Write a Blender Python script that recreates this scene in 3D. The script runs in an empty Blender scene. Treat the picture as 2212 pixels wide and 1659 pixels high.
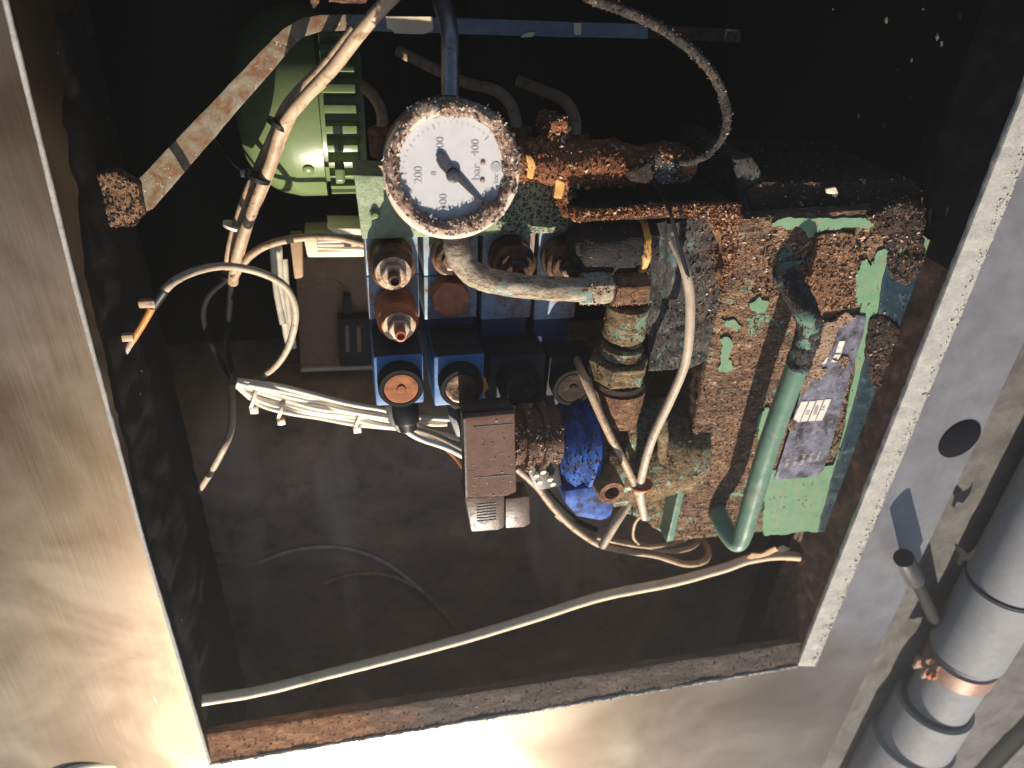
import bpy, bmesh, math, random
import numpy as np
from mathutils import Vector, Matrix

# ------------------------------------------------------------------ camera, world, sun
SC = bpy.context.scene
F = 1582.0                                   # focal length in units of a 2212 px wide picture
_X = Vector((7692, 569, -1582)).normalized()
_Y = Vector((138, 2527, 1582)).normalized()
_Z = _X.cross(_Y).normalized(); _Y = _Z.cross(_X).normalized()
RC = Matrix((_X, _Y, _Z))                    # camera -> world (z points out of the hatch)
CAM = Vector((0, 0, 0.60))
cd = bpy.data.cameras.new('camera'); co = bpy.data.objects.new('camera', cd)
SC.collection.objects.link(co); SC.camera = co
cd.sensor_width = 36; cd.lens = 36 * F / 2212; cd.clip_start = 0.01; cd.clip_end = 200
co.matrix_world = Matrix.Translation(CAM) @ RC.to_4x4()
cd.dof.use_dof = True; cd.dof.focus_distance = 0.60; cd.dof.aperture_fstop = 6.5

SUN = Vector((-0.02, -0.80, 0.53)).normalized()
W = bpy.data.worlds.new("World"); SC.world = W; W.use_nodes = True
nt = W.node_tree; sk = nt.nodes.new('ShaderNodeTexSky'); sk.sky_type = 'NISHITA'; sk.sun_disc = False
sk.sun_elevation = math.asin(SUN.z); sk.sun_rotation = math.atan2(SUN.x, SUN.y)
bg = nt.nodes['Background']; bg.inputs['Strength'].default_value = 0.052
nt.links.new(sk.outputs[0], bg.inputs[0])
sl = bpy.data.lights.new('sun', 'SUN'); sl.energy = 5.0; sl.angle = math.radians(0.55); sl.color = (1, .89, .74)
so = bpy.data.objects.new('sun', sl); SC.collection.objects.link(so)
so.rotation_euler = SUN.to_track_quat('Z', 'Y').to_euler()
SC.view_settings.view_transform = 'Standard'; SC.view_settings.look = 'None'
SC.view_settings.exposure = 0.84; SC.view_settings.gamma = 1.0
SC.view_settings.use_curve_mapping = False
SC.cycles.use_denoising = True
SC.cycles.max_bounces = 6

# ------------------------------------------------------------------ measuring helpers
def P(px, py, z):
    d = RC @ Vector((px - 1106, -(py - 829.5), -F))
    return CAM + d * ((z - CAM.z) / d.z)
def rad(px, py, z, w):                       # world half width of something w px wide there
    p = P(px, py, z) - CAM
    return 0.5 * w * (-(RC.transposed() @ p).z) / F

# ------------------------------------------------------------------ noise
def _h(i, j, k, s):
    n = (i * 374761393 + j * 668265263 + k * 2147483647 + s * 1274126177) & 0xFFFFFFFF
    n = ((n ^ (n >> 13)) * 1274126177) & 0xFFFFFFFF
    return ((n ^ (n >> 16)) & 0xFFFF) / 65535.0
def vnoise(p, s=0):
    i = np.floor(p).astype(np.int64); f = p - i; f = f * f * (3 - 2 * f); r = 0
    for a in (0, 1):
        for b in (0, 1):
            for c in (0, 1):
                w = (f[:, 0] if a else 1 - f[:, 0]) * (f[:, 1] if b else 1 - f[:, 1]) * (f[:, 2] if c else 1 - f[:, 2])
                r = r + w * _h(i[:, 0] + a, i[:, 1] + b, i[:, 2] + c, s)
    return r
def fbm(p, sc, o=3, s=0):
    r = 0; a = 1; t = 0
    for k in range(o):
        r = r + a * (vnoise(p * sc * 2 ** k, s + k * 7) - .5); t += a; a *= .55
    return r / t * 2

# ------------------------------------------------------------------ materials
def new_mat(name):
    m = bpy.data.materials.new(name); m.use_nodes = True
    return m, m.node_tree, m.node_tree.nodes['Principled BSDF']
class G:
    def __init__(s, name):
        s.m, s.t, s.b = new_mat(name); s.tc = s.t.nodes.new('ShaderNodeTexCoord')
    def n(s, typ, **k):
        x = s.t.nodes.new(typ)
        for a, v in k.items(): setattr(x, a, v)
        return x
    def L(s, a, b): s.t.links.new(a, b)
    def coord(s, stretch=(1, 1, 1), loc=(0, 0, 0)):
        mp = s.n('ShaderNodeMapping'); mp.inputs['Scale'].default_value = stretch
        mp.inputs['Location'].default_value = loc
        s.L(s.tc.outputs['Object'], mp.inputs[0]); return mp.outputs[0]
    def noise(s, scale, detail=4, rough=.6, dist=0, stretch=(1, 1, 1), seed=0):
        x = s.n('ShaderNodeTexNoise'); x.inputs['Scale'].default_value = scale
        x.inputs['Detail'].default_value = detail; x.inputs['Roughness'].default_value = rough
        x.inputs['Distortion'].default_value = dist
        s.L(s.coord(stretch, (seed * 1.37, seed * 2.11, seed * .73)), x.inputs['Vector'])
        return x.outputs['Fac']
    def voro(s, scale, out='Color', feat='F1', stretch=(1, 1, 1), warp=None, seed=0):
        x = s.n('ShaderNodeTexVoronoi', feature=feat); x.inputs['Scale'].default_value = scale
        c = s.coord(stretch, (seed, seed, seed))
        if warp:
            a = s.n('ShaderNodeVectorMath', operation='ADD'); nn = s.n('ShaderNodeTexNoise')
            nn.inputs['Scale'].default_value = scale * 1.3
            m2 = s.n('ShaderNodeVectorMath', operation='SCALE'); m2.inputs['Scale'].default_value = warp / scale
            s.L(c, nn.inputs['Vector']); s.L(nn.outputs['Color'], m2.inputs[0])
            s.L(c, a.inputs[0]); s.L(m2.outputs[0], a.inputs[1]); c = a.outputs[0]
        s.L(c, x.inputs['Vector']); return x.outputs[out]
    def ramp(s, fac, stops, interp='LINEAR'):
        r = s.n('ShaderNodeValToRGB'); r.color_ramp.interpolation = interp
        e = r.color_ramp.elements
        for i, (p, c) in enumerate(stops):
            if isinstance(c, (int, float)): c = (c, c, c)
            q = e[i] if i < 2 else e.new(p)
            q.position = p; q.color = (*c, 1)
        s.L(fac, r.inputs[0]); return r.outputs[0]
    def mask(s, fac, lo, hi): return s.ramp(fac, [(lo, 0.0), (hi, 1.0)])
    def mix(s, fac, a, b, mode='MIX'):
        x = s.n('ShaderNodeMix', data_type='RGBA', blend_type=mode)
        for v, i in ((fac, 0), (a, 6), (b, 7)):
            if isinstance(v, tuple): x.inputs[i].default_value = (*v, 1)
            elif isinstance(v, (int, float)): x.inputs[i].default_value = v
            else: s.L(v, x.inputs[i])
        return x.outputs[2]
    def math(s, op, a, b=0.0):
        x = s.n('ShaderNodeMath', operation=op)
        for i, v in enumerate((a, b)):
            if isinstance(v, (int, float)): x.inputs[i].default_value = v
            else: s.L(v, x.inputs[i])
        return x.outputs[0]
    def bump(s, h, strength=.5, dist=.001):
        b = s.n('ShaderNodeBump'); b.inputs['Strength'].default_value = strength
        b.inputs['Distance'].default_value = dist; s.L(h, b.inputs['Height'])
        s.L(b.outputs[0], s.b.inputs['Normal'])
    def set(s, **k):
        nm = dict(col='Base Color', rough='Roughness', metal='Metallic', spec='Specular IOR Level')
        for a, v in k.items():
            i = s.b.inputs[nm.get(a, a)]
            if isinstance(v, tuple): i.default_value = (*v, 1)
            elif isinstance(v, (int, float)): i.default_value = v
            else: s.L(v, i)
        return s.m

def plain(name, col, rough=.5, metal=0, var=.25, dirt=None, dirt_amt=.45, dscale=60, bs=300, bstr=.3, spec=.4, seed=0, speck=None, speck_amt=.66, speck_scale=350):
    g = G(name)
    v = g.noise(90, 5, .65, 0, seed=seed)
    c = g.mix(g.mask(v, .3, .7), tuple(x * (1 - var) for x in col), tuple(min(1, x * (1 + var)) for x in col))
    r = rough
    if dirt:
        dm = g.mask(g.noise(dscale, 8, .72, .4, seed=seed + 3), 1 - dirt_amt - .05, 1 - dirt_amt + .12)
        c = g.mix(dm, c, dirt); r = g.mix(dm, (rough,) * 3, (.85,) * 3)
    if speck:
        sm = g.mask(g.noise(speck_scale, 3, .6, .3, seed=seed + 9), speck_amt, speck_amt + .04)
        c = g.mix(sm, c, speck)
    g.bump(g.noise(bs, 5, .65, seed=seed), bstr, .0008)
    return g.set(col=c, rough=r, metal=metal, spec=spec)

def crust(name, stops, paint=None, amt=.4, pscale=28, scale=260, stretch=(.45, 1, 1), seed=0, chip=(.62, .49, .38), chip_amt=.7, rough=.85, bstr=1.0, paint2=None, bd=.002):
    """flaking corrosion over what is left of the paint"""
    g = G(name)
    fine = g.noise(scale * 1.6, 6, .78, 1.2, stretch, seed); mid = g.noise(scale * .45, 7, .75, .9, stretch, seed + 4)
    big = g.noise(scale * .085, 6, .66, .6, (.7, 1, 1), seed + 7)
    f = g.math('ADD', g.math('MULTIPLY', fine, .46), g.math('MULTIPLY', mid, .36)); f = g.math('ADD', f, g.math('MULTIPLY', big, .22))
    c = g.ramp(f, [(.535 + (p - .52) * .52, q) for p, q in stops])
    pale = g.mask(g.noise(scale * 1.2, 5, .7, 1.0, stretch, seed + 11), min(.8, chip_amt - .04), min(.8, chip_amt - .04) + .05)
    c = g.mix(g.math('MULTIPLY', pale, .75), c, chip)
    h = g.math('ADD', g.math('MULTIPLY', fine, .8), g.math('MULTIPLY', mid, .8)); r = rough
    if paint:
        pn = g.noise(pscale, 10, .75, .8, (stretch[0] + .3, 1, 1), seed + 5)
        pm = g.mask(pn, 1 - amt - .01, 1 - amt + .015)
        c = g.mix(pm, c, g.mix(mid, paint, paint2 or tuple(x * .7 for x in paint))); r = g.mix(pm, (rough,) * 3, (.45,) * 3)
        h = g.mix(pm, h, (.95, .95, .95))
    g.bump(h, bstr, bd)
    return g.set(col=c, rough=r, spec=.3)

RUST = [(.24, (.035, .018, .011)), (.38, (.10, .05, .027)), (.50, (.21, .105, .055)), (.60, (.33, .18, .10)), (.72, (.50, .33, .22))]
RUSTD = [(.28, (.008, .007, .007)), (.44, (.028, .018, .013)), (.56, (.06, .034, .023)), (.68, (.12, .07, .045)), (.82, (.25, .16, .11))]
RUSTO = [(.26, (.035, .014, .008)), (.42, (.12, .042, .018)), (.55, (.27, .10, .04)), (.68, (.40, .20, .10)), (.82, (.58, .38, .24))]
GREY = [(.26, (.010, .010, .012)), (.42, (.030, .028, .028)), (.55, (.075, .065, .06)), (.66, (.14, .12, .11)), (.8, (.30, .25, .20))]
OLIVE = [(.30, (.022, .015, .009)), (.42, (.085, .055, .026)), (.53, (.20, .13, .062)), (.63, (.34, .235, .13)), (.76, (.52, .40, .26))]

M = {}
def tank_mat():
    g = G('corroded_green_paint'); st = (.34, 1, 1)
    fine = g.noise(420, 6, .78, 1.2, st, 1); mid = g.noise(120, 7, .75, .9, st, 4); big = g.noise(20, 6, .66, .6, (.7, 1, 1), 7)
    f = g.math('ADD', g.math('MULTIPLY', fine, .50), g.math('MULTIPLY', mid, .34)); f = g.math('ADD', f, g.math('MULTIPLY', big, .22))
    dark = g.ramp(f, [(.40, (.02, .013, .010)), (.48, (.085, .048, .03)), (.54, (.19, .105, .062)), (.60, (.34, .20, .12)), (.68, (.58, .43, .31))])
    red = g.ramp(f, [(.40, (.035, .018, .011)), (.48, (.11, .055, .03)), (.54, (.22, .115, .062)), (.61, (.36, .225, .14)), (.70, (.54, .41, .31))])
    c = g.mix(g.mask(big, .44, .58), dark, red)
    pale = g.mask(g.noise(300, 5, .7, 1.0, st, 11), .59, .66); c = g.mix(g.math('MULTIPLY', pale, .75), c, (.62, .53, .44))
    pn = g.noise(26, 10, .76, .8, (.7, 1, 1), 6); pm = g.mask(pn, .575, .600)
    c = g.mix(pm, c, g.mix(mid, (.13, .26, .16), (.19, .34, .22)))
    h = g.mix(pm, g.math('ADD', g.math('MULTIPLY', fine, .8), g.math('MULTIPLY', mid, .8)), (.95, .95, .95))
    g.bump(h, 1.0, .0022)
    return g.set(col=c, rough=g.mix(pm, (.85, .85, .85), (.45, .45, .45)), spec=.3)
M['tank'] = tank_mat()
M['tankdark'] = crust('dark_corrosion', RUSTD, (.03, .10, .075), .28, 30, 260, seed=4, chip_amt=.95, chip=(.2, .15, .11))
M['rust'] = crust('scaly_rust', RUST, seed=7)
M['rusto'] = crust('orange_rust', RUSTO, seed=11, scale=320)
M['rustd'] = crust('dark_rust', RUSTD, seed=13, chip_amt=.96, chip=(.22, .15, .1))
M['bluechip'] = crust('chipped_blue_paint', GREY, (.04, .14, .52), .50, 45, 260, (1, .6, 1), seed=43, chip_amt=.93, paint2=(.06, .16, .42))
M['rustpale'] = crust('pale_tan_rust', [(.24, (.10, .06, .04)), (.40, (.24, .15, .10)), (.54, (.38, .26, .18)), (.7, (.52, .40, .30))], seed=51, chip=(.6, .5, .4))
M['bluefoot'] = plain('scraped_blue_paint', (.028, .105, .42), .6, var=.35, dirt=(.04, .036, .04), dirt_amt=.49, dscale=80, seed=5, speck=(.02, .02, .03), speck_amt=.64, speck_scale=200, spec=.25)
M['greycrust'] = crust('grey_corrosion', GREY, (.08, .12, .115), .44, 45, 200, (1, .45, 1), seed=17, chip_amt=.93, chip=(.3, .22, .16))
M['olive'] = crust('olive_corrosion', OLIVE, (.20, .28, .20), .47, 45, 270, (.45, 1, 1), seed=19, chip_amt=.74)
M['black'] = crust('black_corroded', [(.3, (.005, .005, .006)), (.5, (.016, .014, .015)), (.62, (.035, .025, .02)), (.72, (.09, .05, .03)), (.84, (.2, .13, .09))], seed=23, chip_amt=.98, rough=.6)
M['pipegreen'] = crust('pale_green_worn', [(.28, (.06, .04, .025)), (.42, (.20, .14, .09)), (.55, (.42, .36, .27)), (.7, (.55, .49, .39)), (.85, (.7, .64, .53))], (.22, .29, .245), .42, 50, 330, (.4, 1, 1), seed=29, bd=.0008)
M['handle'] = plain('handle_green_paint', (.115, .215, .155), .38, var=.14, dirt=(.30, .23, .17), dirt_amt=.41, dscale=75, seed=2, bstr=.15)
M['motor'] = plain('olive_green_paint', (.15, .205, .085), .28, var=.1, dirt=(.10, .13, .06), dirt_amt=.3, dscale=25, seed=5, bstr=.12, spec=.5)
M['cream'] = plain('cream_plastic', (.92, .80, .58), .4, var=.08, dirt=(.45, .30, .16), dirt_amt=.32, dscale=90)
M['boxtan'] = plain('tan_plastic', (.42, .27, .155), .55, var=.12, dirt=(.13, .08, .05), dirt_amt=.36, dscale=25)
M['blackp'] = plain('black_plastic', (.012, .012, .013), .42, var=.3, dirt=(.06, .045, .035), dirt_amt=.36, dscale=120)
M['rubber'] = plain('black_rubber', (.010, .010, .011), .8, spec=.15, var=.3, speck=(.12, .10, .08), speck_amt=.76)
M['hosecrust'] = crust('crusted_hose', [(.3, (.008, .008, .009)), (.46, (.03, .027, .026)), (.58, (.10, .075, .055)), (.7, (.30, .23, .17)), (.82, (.66, .58, .5))], seed=31, stretch=(1, 1, 1), scale=330, chip_amt=.93)
M['blue'] = plain('blue_paint', (.012, .03, .11), .4, var=.18, dirt=(.05, .05, .07), dirt_amt=.40, dscale=60, seed=3)
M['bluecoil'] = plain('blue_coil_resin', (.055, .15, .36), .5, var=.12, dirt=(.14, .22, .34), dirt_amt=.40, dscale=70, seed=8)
M['alu'] = plain('blue_grey_aluminium', (.27, .37, .46), .5, metal=.15, var=.14, dirt=(.30, .14, .06), dirt_amt=.46, dscale=38, seed=14, speck=(.07, .05, .04), speck_amt=.64)
M['stud'] = plain('brown_oily_steel', (.075, .045, .03), .33, metal=.5, var=.4, dirt=(.22, .10, .05), dirt_amt=.45, dscale=70)
M['nutsteel'] = plain('nut_steel', (.50, .38, .27), .32, metal=.7, var=.25, dirt=(.20, .07, .03), dirt_amt=.45, dscale=90)
M['copper'] = plain('copper_rust', (.40, .13, .055), .5, metal=.15, var=.35, dirt=(.55, .33, .22), dirt_amt=.36, dscale=110, seed=4)
M['orangerust'] = plain('orange_disc_rust', (.29, .095, .032), .8, var=.3, dirt=(.22, .10, .06), dirt_amt=.42, dscale=70, seed=6)
M['white'] = plain('white_insulation', (.88, .80, .66), .42, var=.05, dirt=(.55, .38, .22), dirt_amt=.26, dscale=70)
M['warmwhite'] = plain('yellowed_white_sheath', (.80, .62, .42), .5, var=.08, dirt=(.48, .32, .19), dirt_amt=.40, dscale=45, seed=3, speck=(.16, .10, .06), speck_amt=.72)
M['cable'] = plain('dirty_beige_cable', (.44, .31, .20), .5, var=.2, dirt=(.13, .07, .035), dirt_amt=.42, dscale=130, speck=(.07, .04, .02), speck_amt=.66)
M['greycable'] = plain('grey_beige_cable', (.47, .37, .275), .45, var=.15, dirt=(.25, .17, .11), dirt_amt=.40, dscale=110, speck=(.10, .07, .05), speck_amt=.68)
M['orangec'] = plain('orange_sleeve', (.62, .24, .06), .35, var=.2)
M['pvc'] = plain('grey_pipe', (.25, .255, .27), .68, var=.10, dirt=(.22, .22, .22), dirt_amt=.42, dscale=22, seed=2, bstr=.15, spec=.2, speck=(.12, .11, .10), speck_amt=.72, speck_scale=90)
M['pvcseam'] = plain('grey_pipe_seam', (.05, .06, .08), .6)
M['clampb'] = plain('clamp_rust', (.34, .20, .15), .5, metal=.2, var=.25, dirt=(.50, .17, .06), dirt_amt=.38, dscale=45)
M['brownbox'] = plain('brown_grimed_plastic', (.115, .062, .044), .7, var=.18, dirt=(.10, .06, .045), dirt_amt=.40, dscale=55, speck=(.8, .68, .55), speck_amt=.72, speck_scale=260, seed=21, spec=.15)
M['bar'] = plain('flaking_bar_paint', (.19, .165, .115), .6, var=.2, dirt=(.15, .065, .025), dirt_amt=.50, dscale=75, seed=9, speck=(.5, .44, .33), speck_amt=.66)
M['barshade'] = plain('shaded_bar_paint', (.12, .15, .185), .6, var=.2, dirt=(.30, .26, .19), dirt_amt=.30, dscale=32, seed=12, speck=(.05, .05, .05), speck_amt=.70)  # blue-grey tone paints the shaded run of the bar
def floor_mat():
    g = G('stained_floor')
    a = g.noise(5, 6, .62, .8, seed=3); b = g.noise(26, 8, .72, .5, seed=5); sm = g.noise(2.4, 3, .5, .4, (3.2, .8, 1), 9)
    c = g.ramp(a, [(.3, (.22, .155, .11)), (.5, (.52, .35, .22)), (.68, (.85, .57, .35))])
    c = g.mix(g.mask(b, .52, .72), c, (.20, .15, .12)); c = g.mix(g.mask(sm, .50, .66), c, (.90, .72, .52))
    return g.set(col=c, rough=.42, spec=.4)
M['floor'] = floor_mat()
M['wall'] = plain('darkened_wall', (.006, .006, .0065), .7, var=.3, bstr=.2, speck=(.06, .05, .04), speck_amt=.76, speck_scale=90, spec=.2)  # near-black colour paints the cavity's darkness into its walls
M['wallbrown'] = plain('brown_black_wall', (.008, .0065, .0055), .75, var=.4, dirt=(.022, .016, .013), dirt_amt=.5, dscale=26, spec=.2)
M['deck'] = plain('dirty_deck', (.125, .118, .11), .75, var=.25, dirt=(.07, .065, .06), dirt_amt=.52, dscale=22, seed=3, bs=160, bstr=.5)
M['lip'] = crust('lime_crusted_edge', [(.25, (.22, .21, .19)), (.40, (.32, .31, .285)), (.55, (.40, .385, .36)), (.7, (.48, .46, .42)), (.85, (.6, .57, .52))], seed=37, scale=240, stretch=(1, 1, 1), chip=(.42, .38, .33), chip_amt=.90, bstr=.6, bd=.0012, rough=.65)
M['dial'] = plain('dial_face', (.46, .46, .475), .5, var=.05, dirt=(.40, .35, .30), dirt_amt=.30, dscale=40, bstr=.03)
M['ink'] = plain('dial_ink', (.31, .31, .33), .6, var=.1)
M['needle'] = plain('needle_black', (.02, .022, .028), .45, var=.1)
M['dot'] = plain('dial_dot', (.42, .27, .20), .6)
M['gaugerim'] = crust('gauge_rim_crust', [(.27, (.06, .028, .02)), (.42, (.19, .10, .07)), (.55, (.36, .235, .18)), (.68, (.55, .43, .35)), (.8, (.75, .67, .58))], seed=41, stretch=(1, 1, 1), scale=260, chip=(.9, .82, .72), chip_amt=.62, rough=.6)
M['gaugeband'] = plain('gauge_band', (.70, .52, .43), .5, metal=.1, var=.1, dirt=(.42, .24, .16), dirt_amt=.38, dscale=60)
M['gaugeshell'] = plain('gauge_shell', (.035, .035, .042), .45, metal=.4, var=.3, dirt=(.10, .08, .07), dirt_amt=.4, dscale=90, speck=(.4, .35, .3), speck_amt=.68)
M['plate'] = plain('nameplate', (.18, .18, .235), .5, metal=.3, var=.35, dirt=(.035, .032, .038), dirt_amt=.50, dscale=45, speck=(.40, .39, .38), speck_amt=.64, seed=4)
M['platew'] = plain('nameplate_field', (.66, .62, .54), .5, var=.06)
M['tubesteel'] = plain('dull_steel_tube', (.30, .29, .30), .3, metal=.85, var=.3, dirt=(.20, .13, .09), dirt_amt=.42, dscale=110)
M['rimrust'] = plain('rim_rust', (.11, .06, .042), .8, var=.45, dirt=(.28, .11, .05), dirt_amt=.44, dscale=22, bs=220, bstr=.8, speck=(.30, .24, .19), speck_amt=.73, speck_scale=200, seed=2)
def rim2():
    g = G('rim_rust_orange'); sx = g.n('ShaderNodeSeparateXYZ'); g.L(g.tc.outputs['Object'], sx.inputs[0])
    k = g.mask(g.math('ADD', sx.outputs[0], g.math('MULTIPLY', g.noise(12, 7, .75, .6, (.5, 1, 1)), .5)), .36, .50)
    a = g.ramp(g.noise(120, 7, .72, .6, (.45, 1, 1)), [(.3, (.06, .025, .012)), (.5, (.24, .095, .035)), (.68, (.42, .22, .10))])
    b = g.ramp(g.noise(60, 7, .72, .6, (.3, 1, 1)), [(.3, (.035, .026, .022)), (.55, (.085, .062, .05)), (.72, (.17, .125, .10))])
    g.bump(g.noise(220, 6), .9, .0012)
    return g.set(col=g.mix(k, a, b), rough=.8, spec=.25)
M['rimrust2'] = rim2()
M['hole'] = plain('dull_black', (.004, .004, .007), .9, var=.3, spec=.05)
M['leaf'] = plain('dry_debris', (.55, .36, .2), .7, var=.35)
M['straw'] = plain('pale_debris', (.75, .66, .50), .7, var=.2)
M['amber'] = plain('amber_cover', (.75, .28, .04), .35, var=.2)
M['yellow'] = plain('yellow_gasket', (.60, .33, .09), .6, var=.3)

def flake_mat(name, cols):
    g = G(name); gi = g.n('ShaderNodeNewGeometry')
    c = g.ramp(gi.outputs['Random Per Island'], [(i / len(cols), c) for i, c in enumerate(cols)], 'CONSTANT')
    return g.set(col=c, rough=.8, spec=.3)
M['fl_tan'] = flake_mat('flakes_tan', [(.08, .045, .028), (.14, .07, .04), (.22, .11, .06), (.34, .19, .11), (.27, .14, .075), (.40, .25, .155), (.20, .11, .065), (.52, .38, .27), (.16, .085, .05), (.30, .165, .09), (.24, .14, .08), (.66, .54, .42)])
M['fl_dark'] = flake_mat('flakes_dark', [(.01, .009, .009), (.03, .02, .016), (.08, .04, .025), (.12, .07, .045), (.02, .02, .025), (.05, .035, .03), (.03, .05, .047), (.07, .05, .04), (.04, .028, .02), (.30, .22, .16)])
M['fl_red'] = flake_mat('flakes_red', [(.05, .015, .008), (.16, .055, .025), (.30, .10, .035), (.24, .09, .04), (.40, .21, .10), (.12, .05, .03), (.34, .17, .05), (.2, .1, .06), (.55, .40, .28), (.18, .08, .045)])
M['fl_pale'] = flake_mat('flakes_pale', [(.4, .37, .32), (.52, .48, .42), (.55, .43, .29), (.30, .25, .2), (.46, .42, .37)])

def steel():
    g = G('brushed_stainless')
    br = g.noise(140, 5, .7, 0, (1, .02, 1)); br2 = g.noise(900, 3, .6, 0, (1, .012, 1))
    big = g.noise(7, 4, .55, .6, seed=4); st = g.noise(40, 7, .7, .3, seed=7)
    c = g.mix(g.mask(big, .38, .62), (.135, .092, .056), (.20, .160, .118))
    c = g.mix(g.mask(st, .60, .75), c, (.15, .115, .085))
    sc = g.mask(g.noise(200, 2, .5, .2, (1, .12, 1), 8), .79, .83)
    c = g.mix(sc, c, (.6, .58, .55))
    r = g.math('ADD', g.math('MULTIPLY', br2, .16), g.math('MULTIPLY', big, .24)); r = g.math('ADD', r, .20)
    g.bump(g.math('ADD', br, g.math('MULTIPLY', br2, .6)), .06, .0006)
    g.set(Anisotropic=.0)
    return g.set(col=c, rough=r, metal=.92)
M['steel'] = steel()
def frame_panel():
    g = G('steel_with_grey_shade'); sx = g.n('ShaderNodeSeparateXYZ'); g.L(g.tc.outputs['Object'], sx.inputs[0])  # grey mixed in up the right leg paints its bluish shade
    k = g.math('ADD', sx.outputs[1], g.math('MULTIPLY', g.noise(9, 5, .6, .6), .20))
    k = g.mask(g.math('ADD', k, g.math('MULTIPLY', g.math('SUBTRACT', sx.outputs[0], .70), .5)), .06, .24)
    v = g.noise(26, 7, .7, .4); br2 = g.noise(900, 3, .6, 0, (.012, 1, 1)); big = g.noise(6, 4, .55, .6, seed=4)
    a = g.mix(g.mask(v, .35, .65), (.155, .155, .168), (.225, .225, .24)); b = g.mix(g.mask(big, .38, .62), (.135, .10, .068), (.20, .165, .128))
    r = g.math('ADD', g.math('MULTIPLY', br2, .14), g.math('MULTIPLY', big, .14)); r = g.math('ADD', r, .20)
    g.bump(g.math('ADD', g.noise(140, 5, .7, 0, (.02, 1, 1)), g.math('MULTIPLY', br2, .6)), .06, .0006)
    sc = g.mask(g.noise(230, 3, .6, .3, (.2, 1, 1), 8), .77, .82)
    g.set(metal=g.mix(k, (.92, .92, .92), (.25, .25, .25)))
    return g.set(col=g.mix(sc, g.mix(k, b, a), (.42, .39, .35)), rough=r)
M['framepanel'] = frame_panel()
def manifold():
    g = G('crackled_green_paint')
    e = g.voro(250, 'Distance', 'DISTANCE_TO_EDGE', warp=1.6)
    sx = g.n('ShaderNodeSeparateXYZ'); g.L(g.tc.outputs['Object'], sx.inputs[0])
    nz = g.noise(120, 4, .7, seed=3)
    lim = g.math('ADD', g.math('MULTIPLY', g.mask(g.math('ADD', sx.outputs[0], g.math('MULTIPLY', nz, .03)), .015, .04), .34), -.03)
    hole = g.math('GREATER_THAN', e, g.math('SUBTRACT', .42, lim))
    base = g.mix(g.mask(g.noise(150, 6, .7, .5), .35, .65), (.20, .26, .15), (.34, .39, .24))
    c = g.mix(hole, base, (.05, .04, .026))
    rust = g.mask(g.noise(60, 7, .7, .3, seed=8), .62, .68)
    c = g.mix(rust, c, (.17, .17, .08))
    g.bump(g.math('SUBTRACT', g.noise(260, 5, .6), hole), .7, .0012)
    return g.set(col=c, rough=.55)
M['manifold'] = manifold()
def glass(name, tint, rough=.08, dirty=.5):
    g = G(name); g.set(**{'Transmission Weight': 1.0, 'IOR': 1.45})
    dm = g.mask(g.noise(140, 6, .7), .72 - dirty * .4, .95 - dirty * .4)
    t = g.mix(dm, (1.0, 1.0, 1.0), (0.0, 0.0, 0.0)); g.L(t, g.b.inputs['Transmission Weight'])
    g.bump(g.noise(200, 4), .3, .0005)
    return g.set(col=g.mix(dm, tint, (.14, .09, .07)), rough=rough)
M['clear'] = plain('grimy_smoked_cover', (.105, .068, .052), .35, var=.3, dirt=(.17, .11, .08), dirt_amt=.42, dscale=70, spec=.3, speck=(.5, .4, .32), speck_amt=.74, speck_scale=220)

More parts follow.
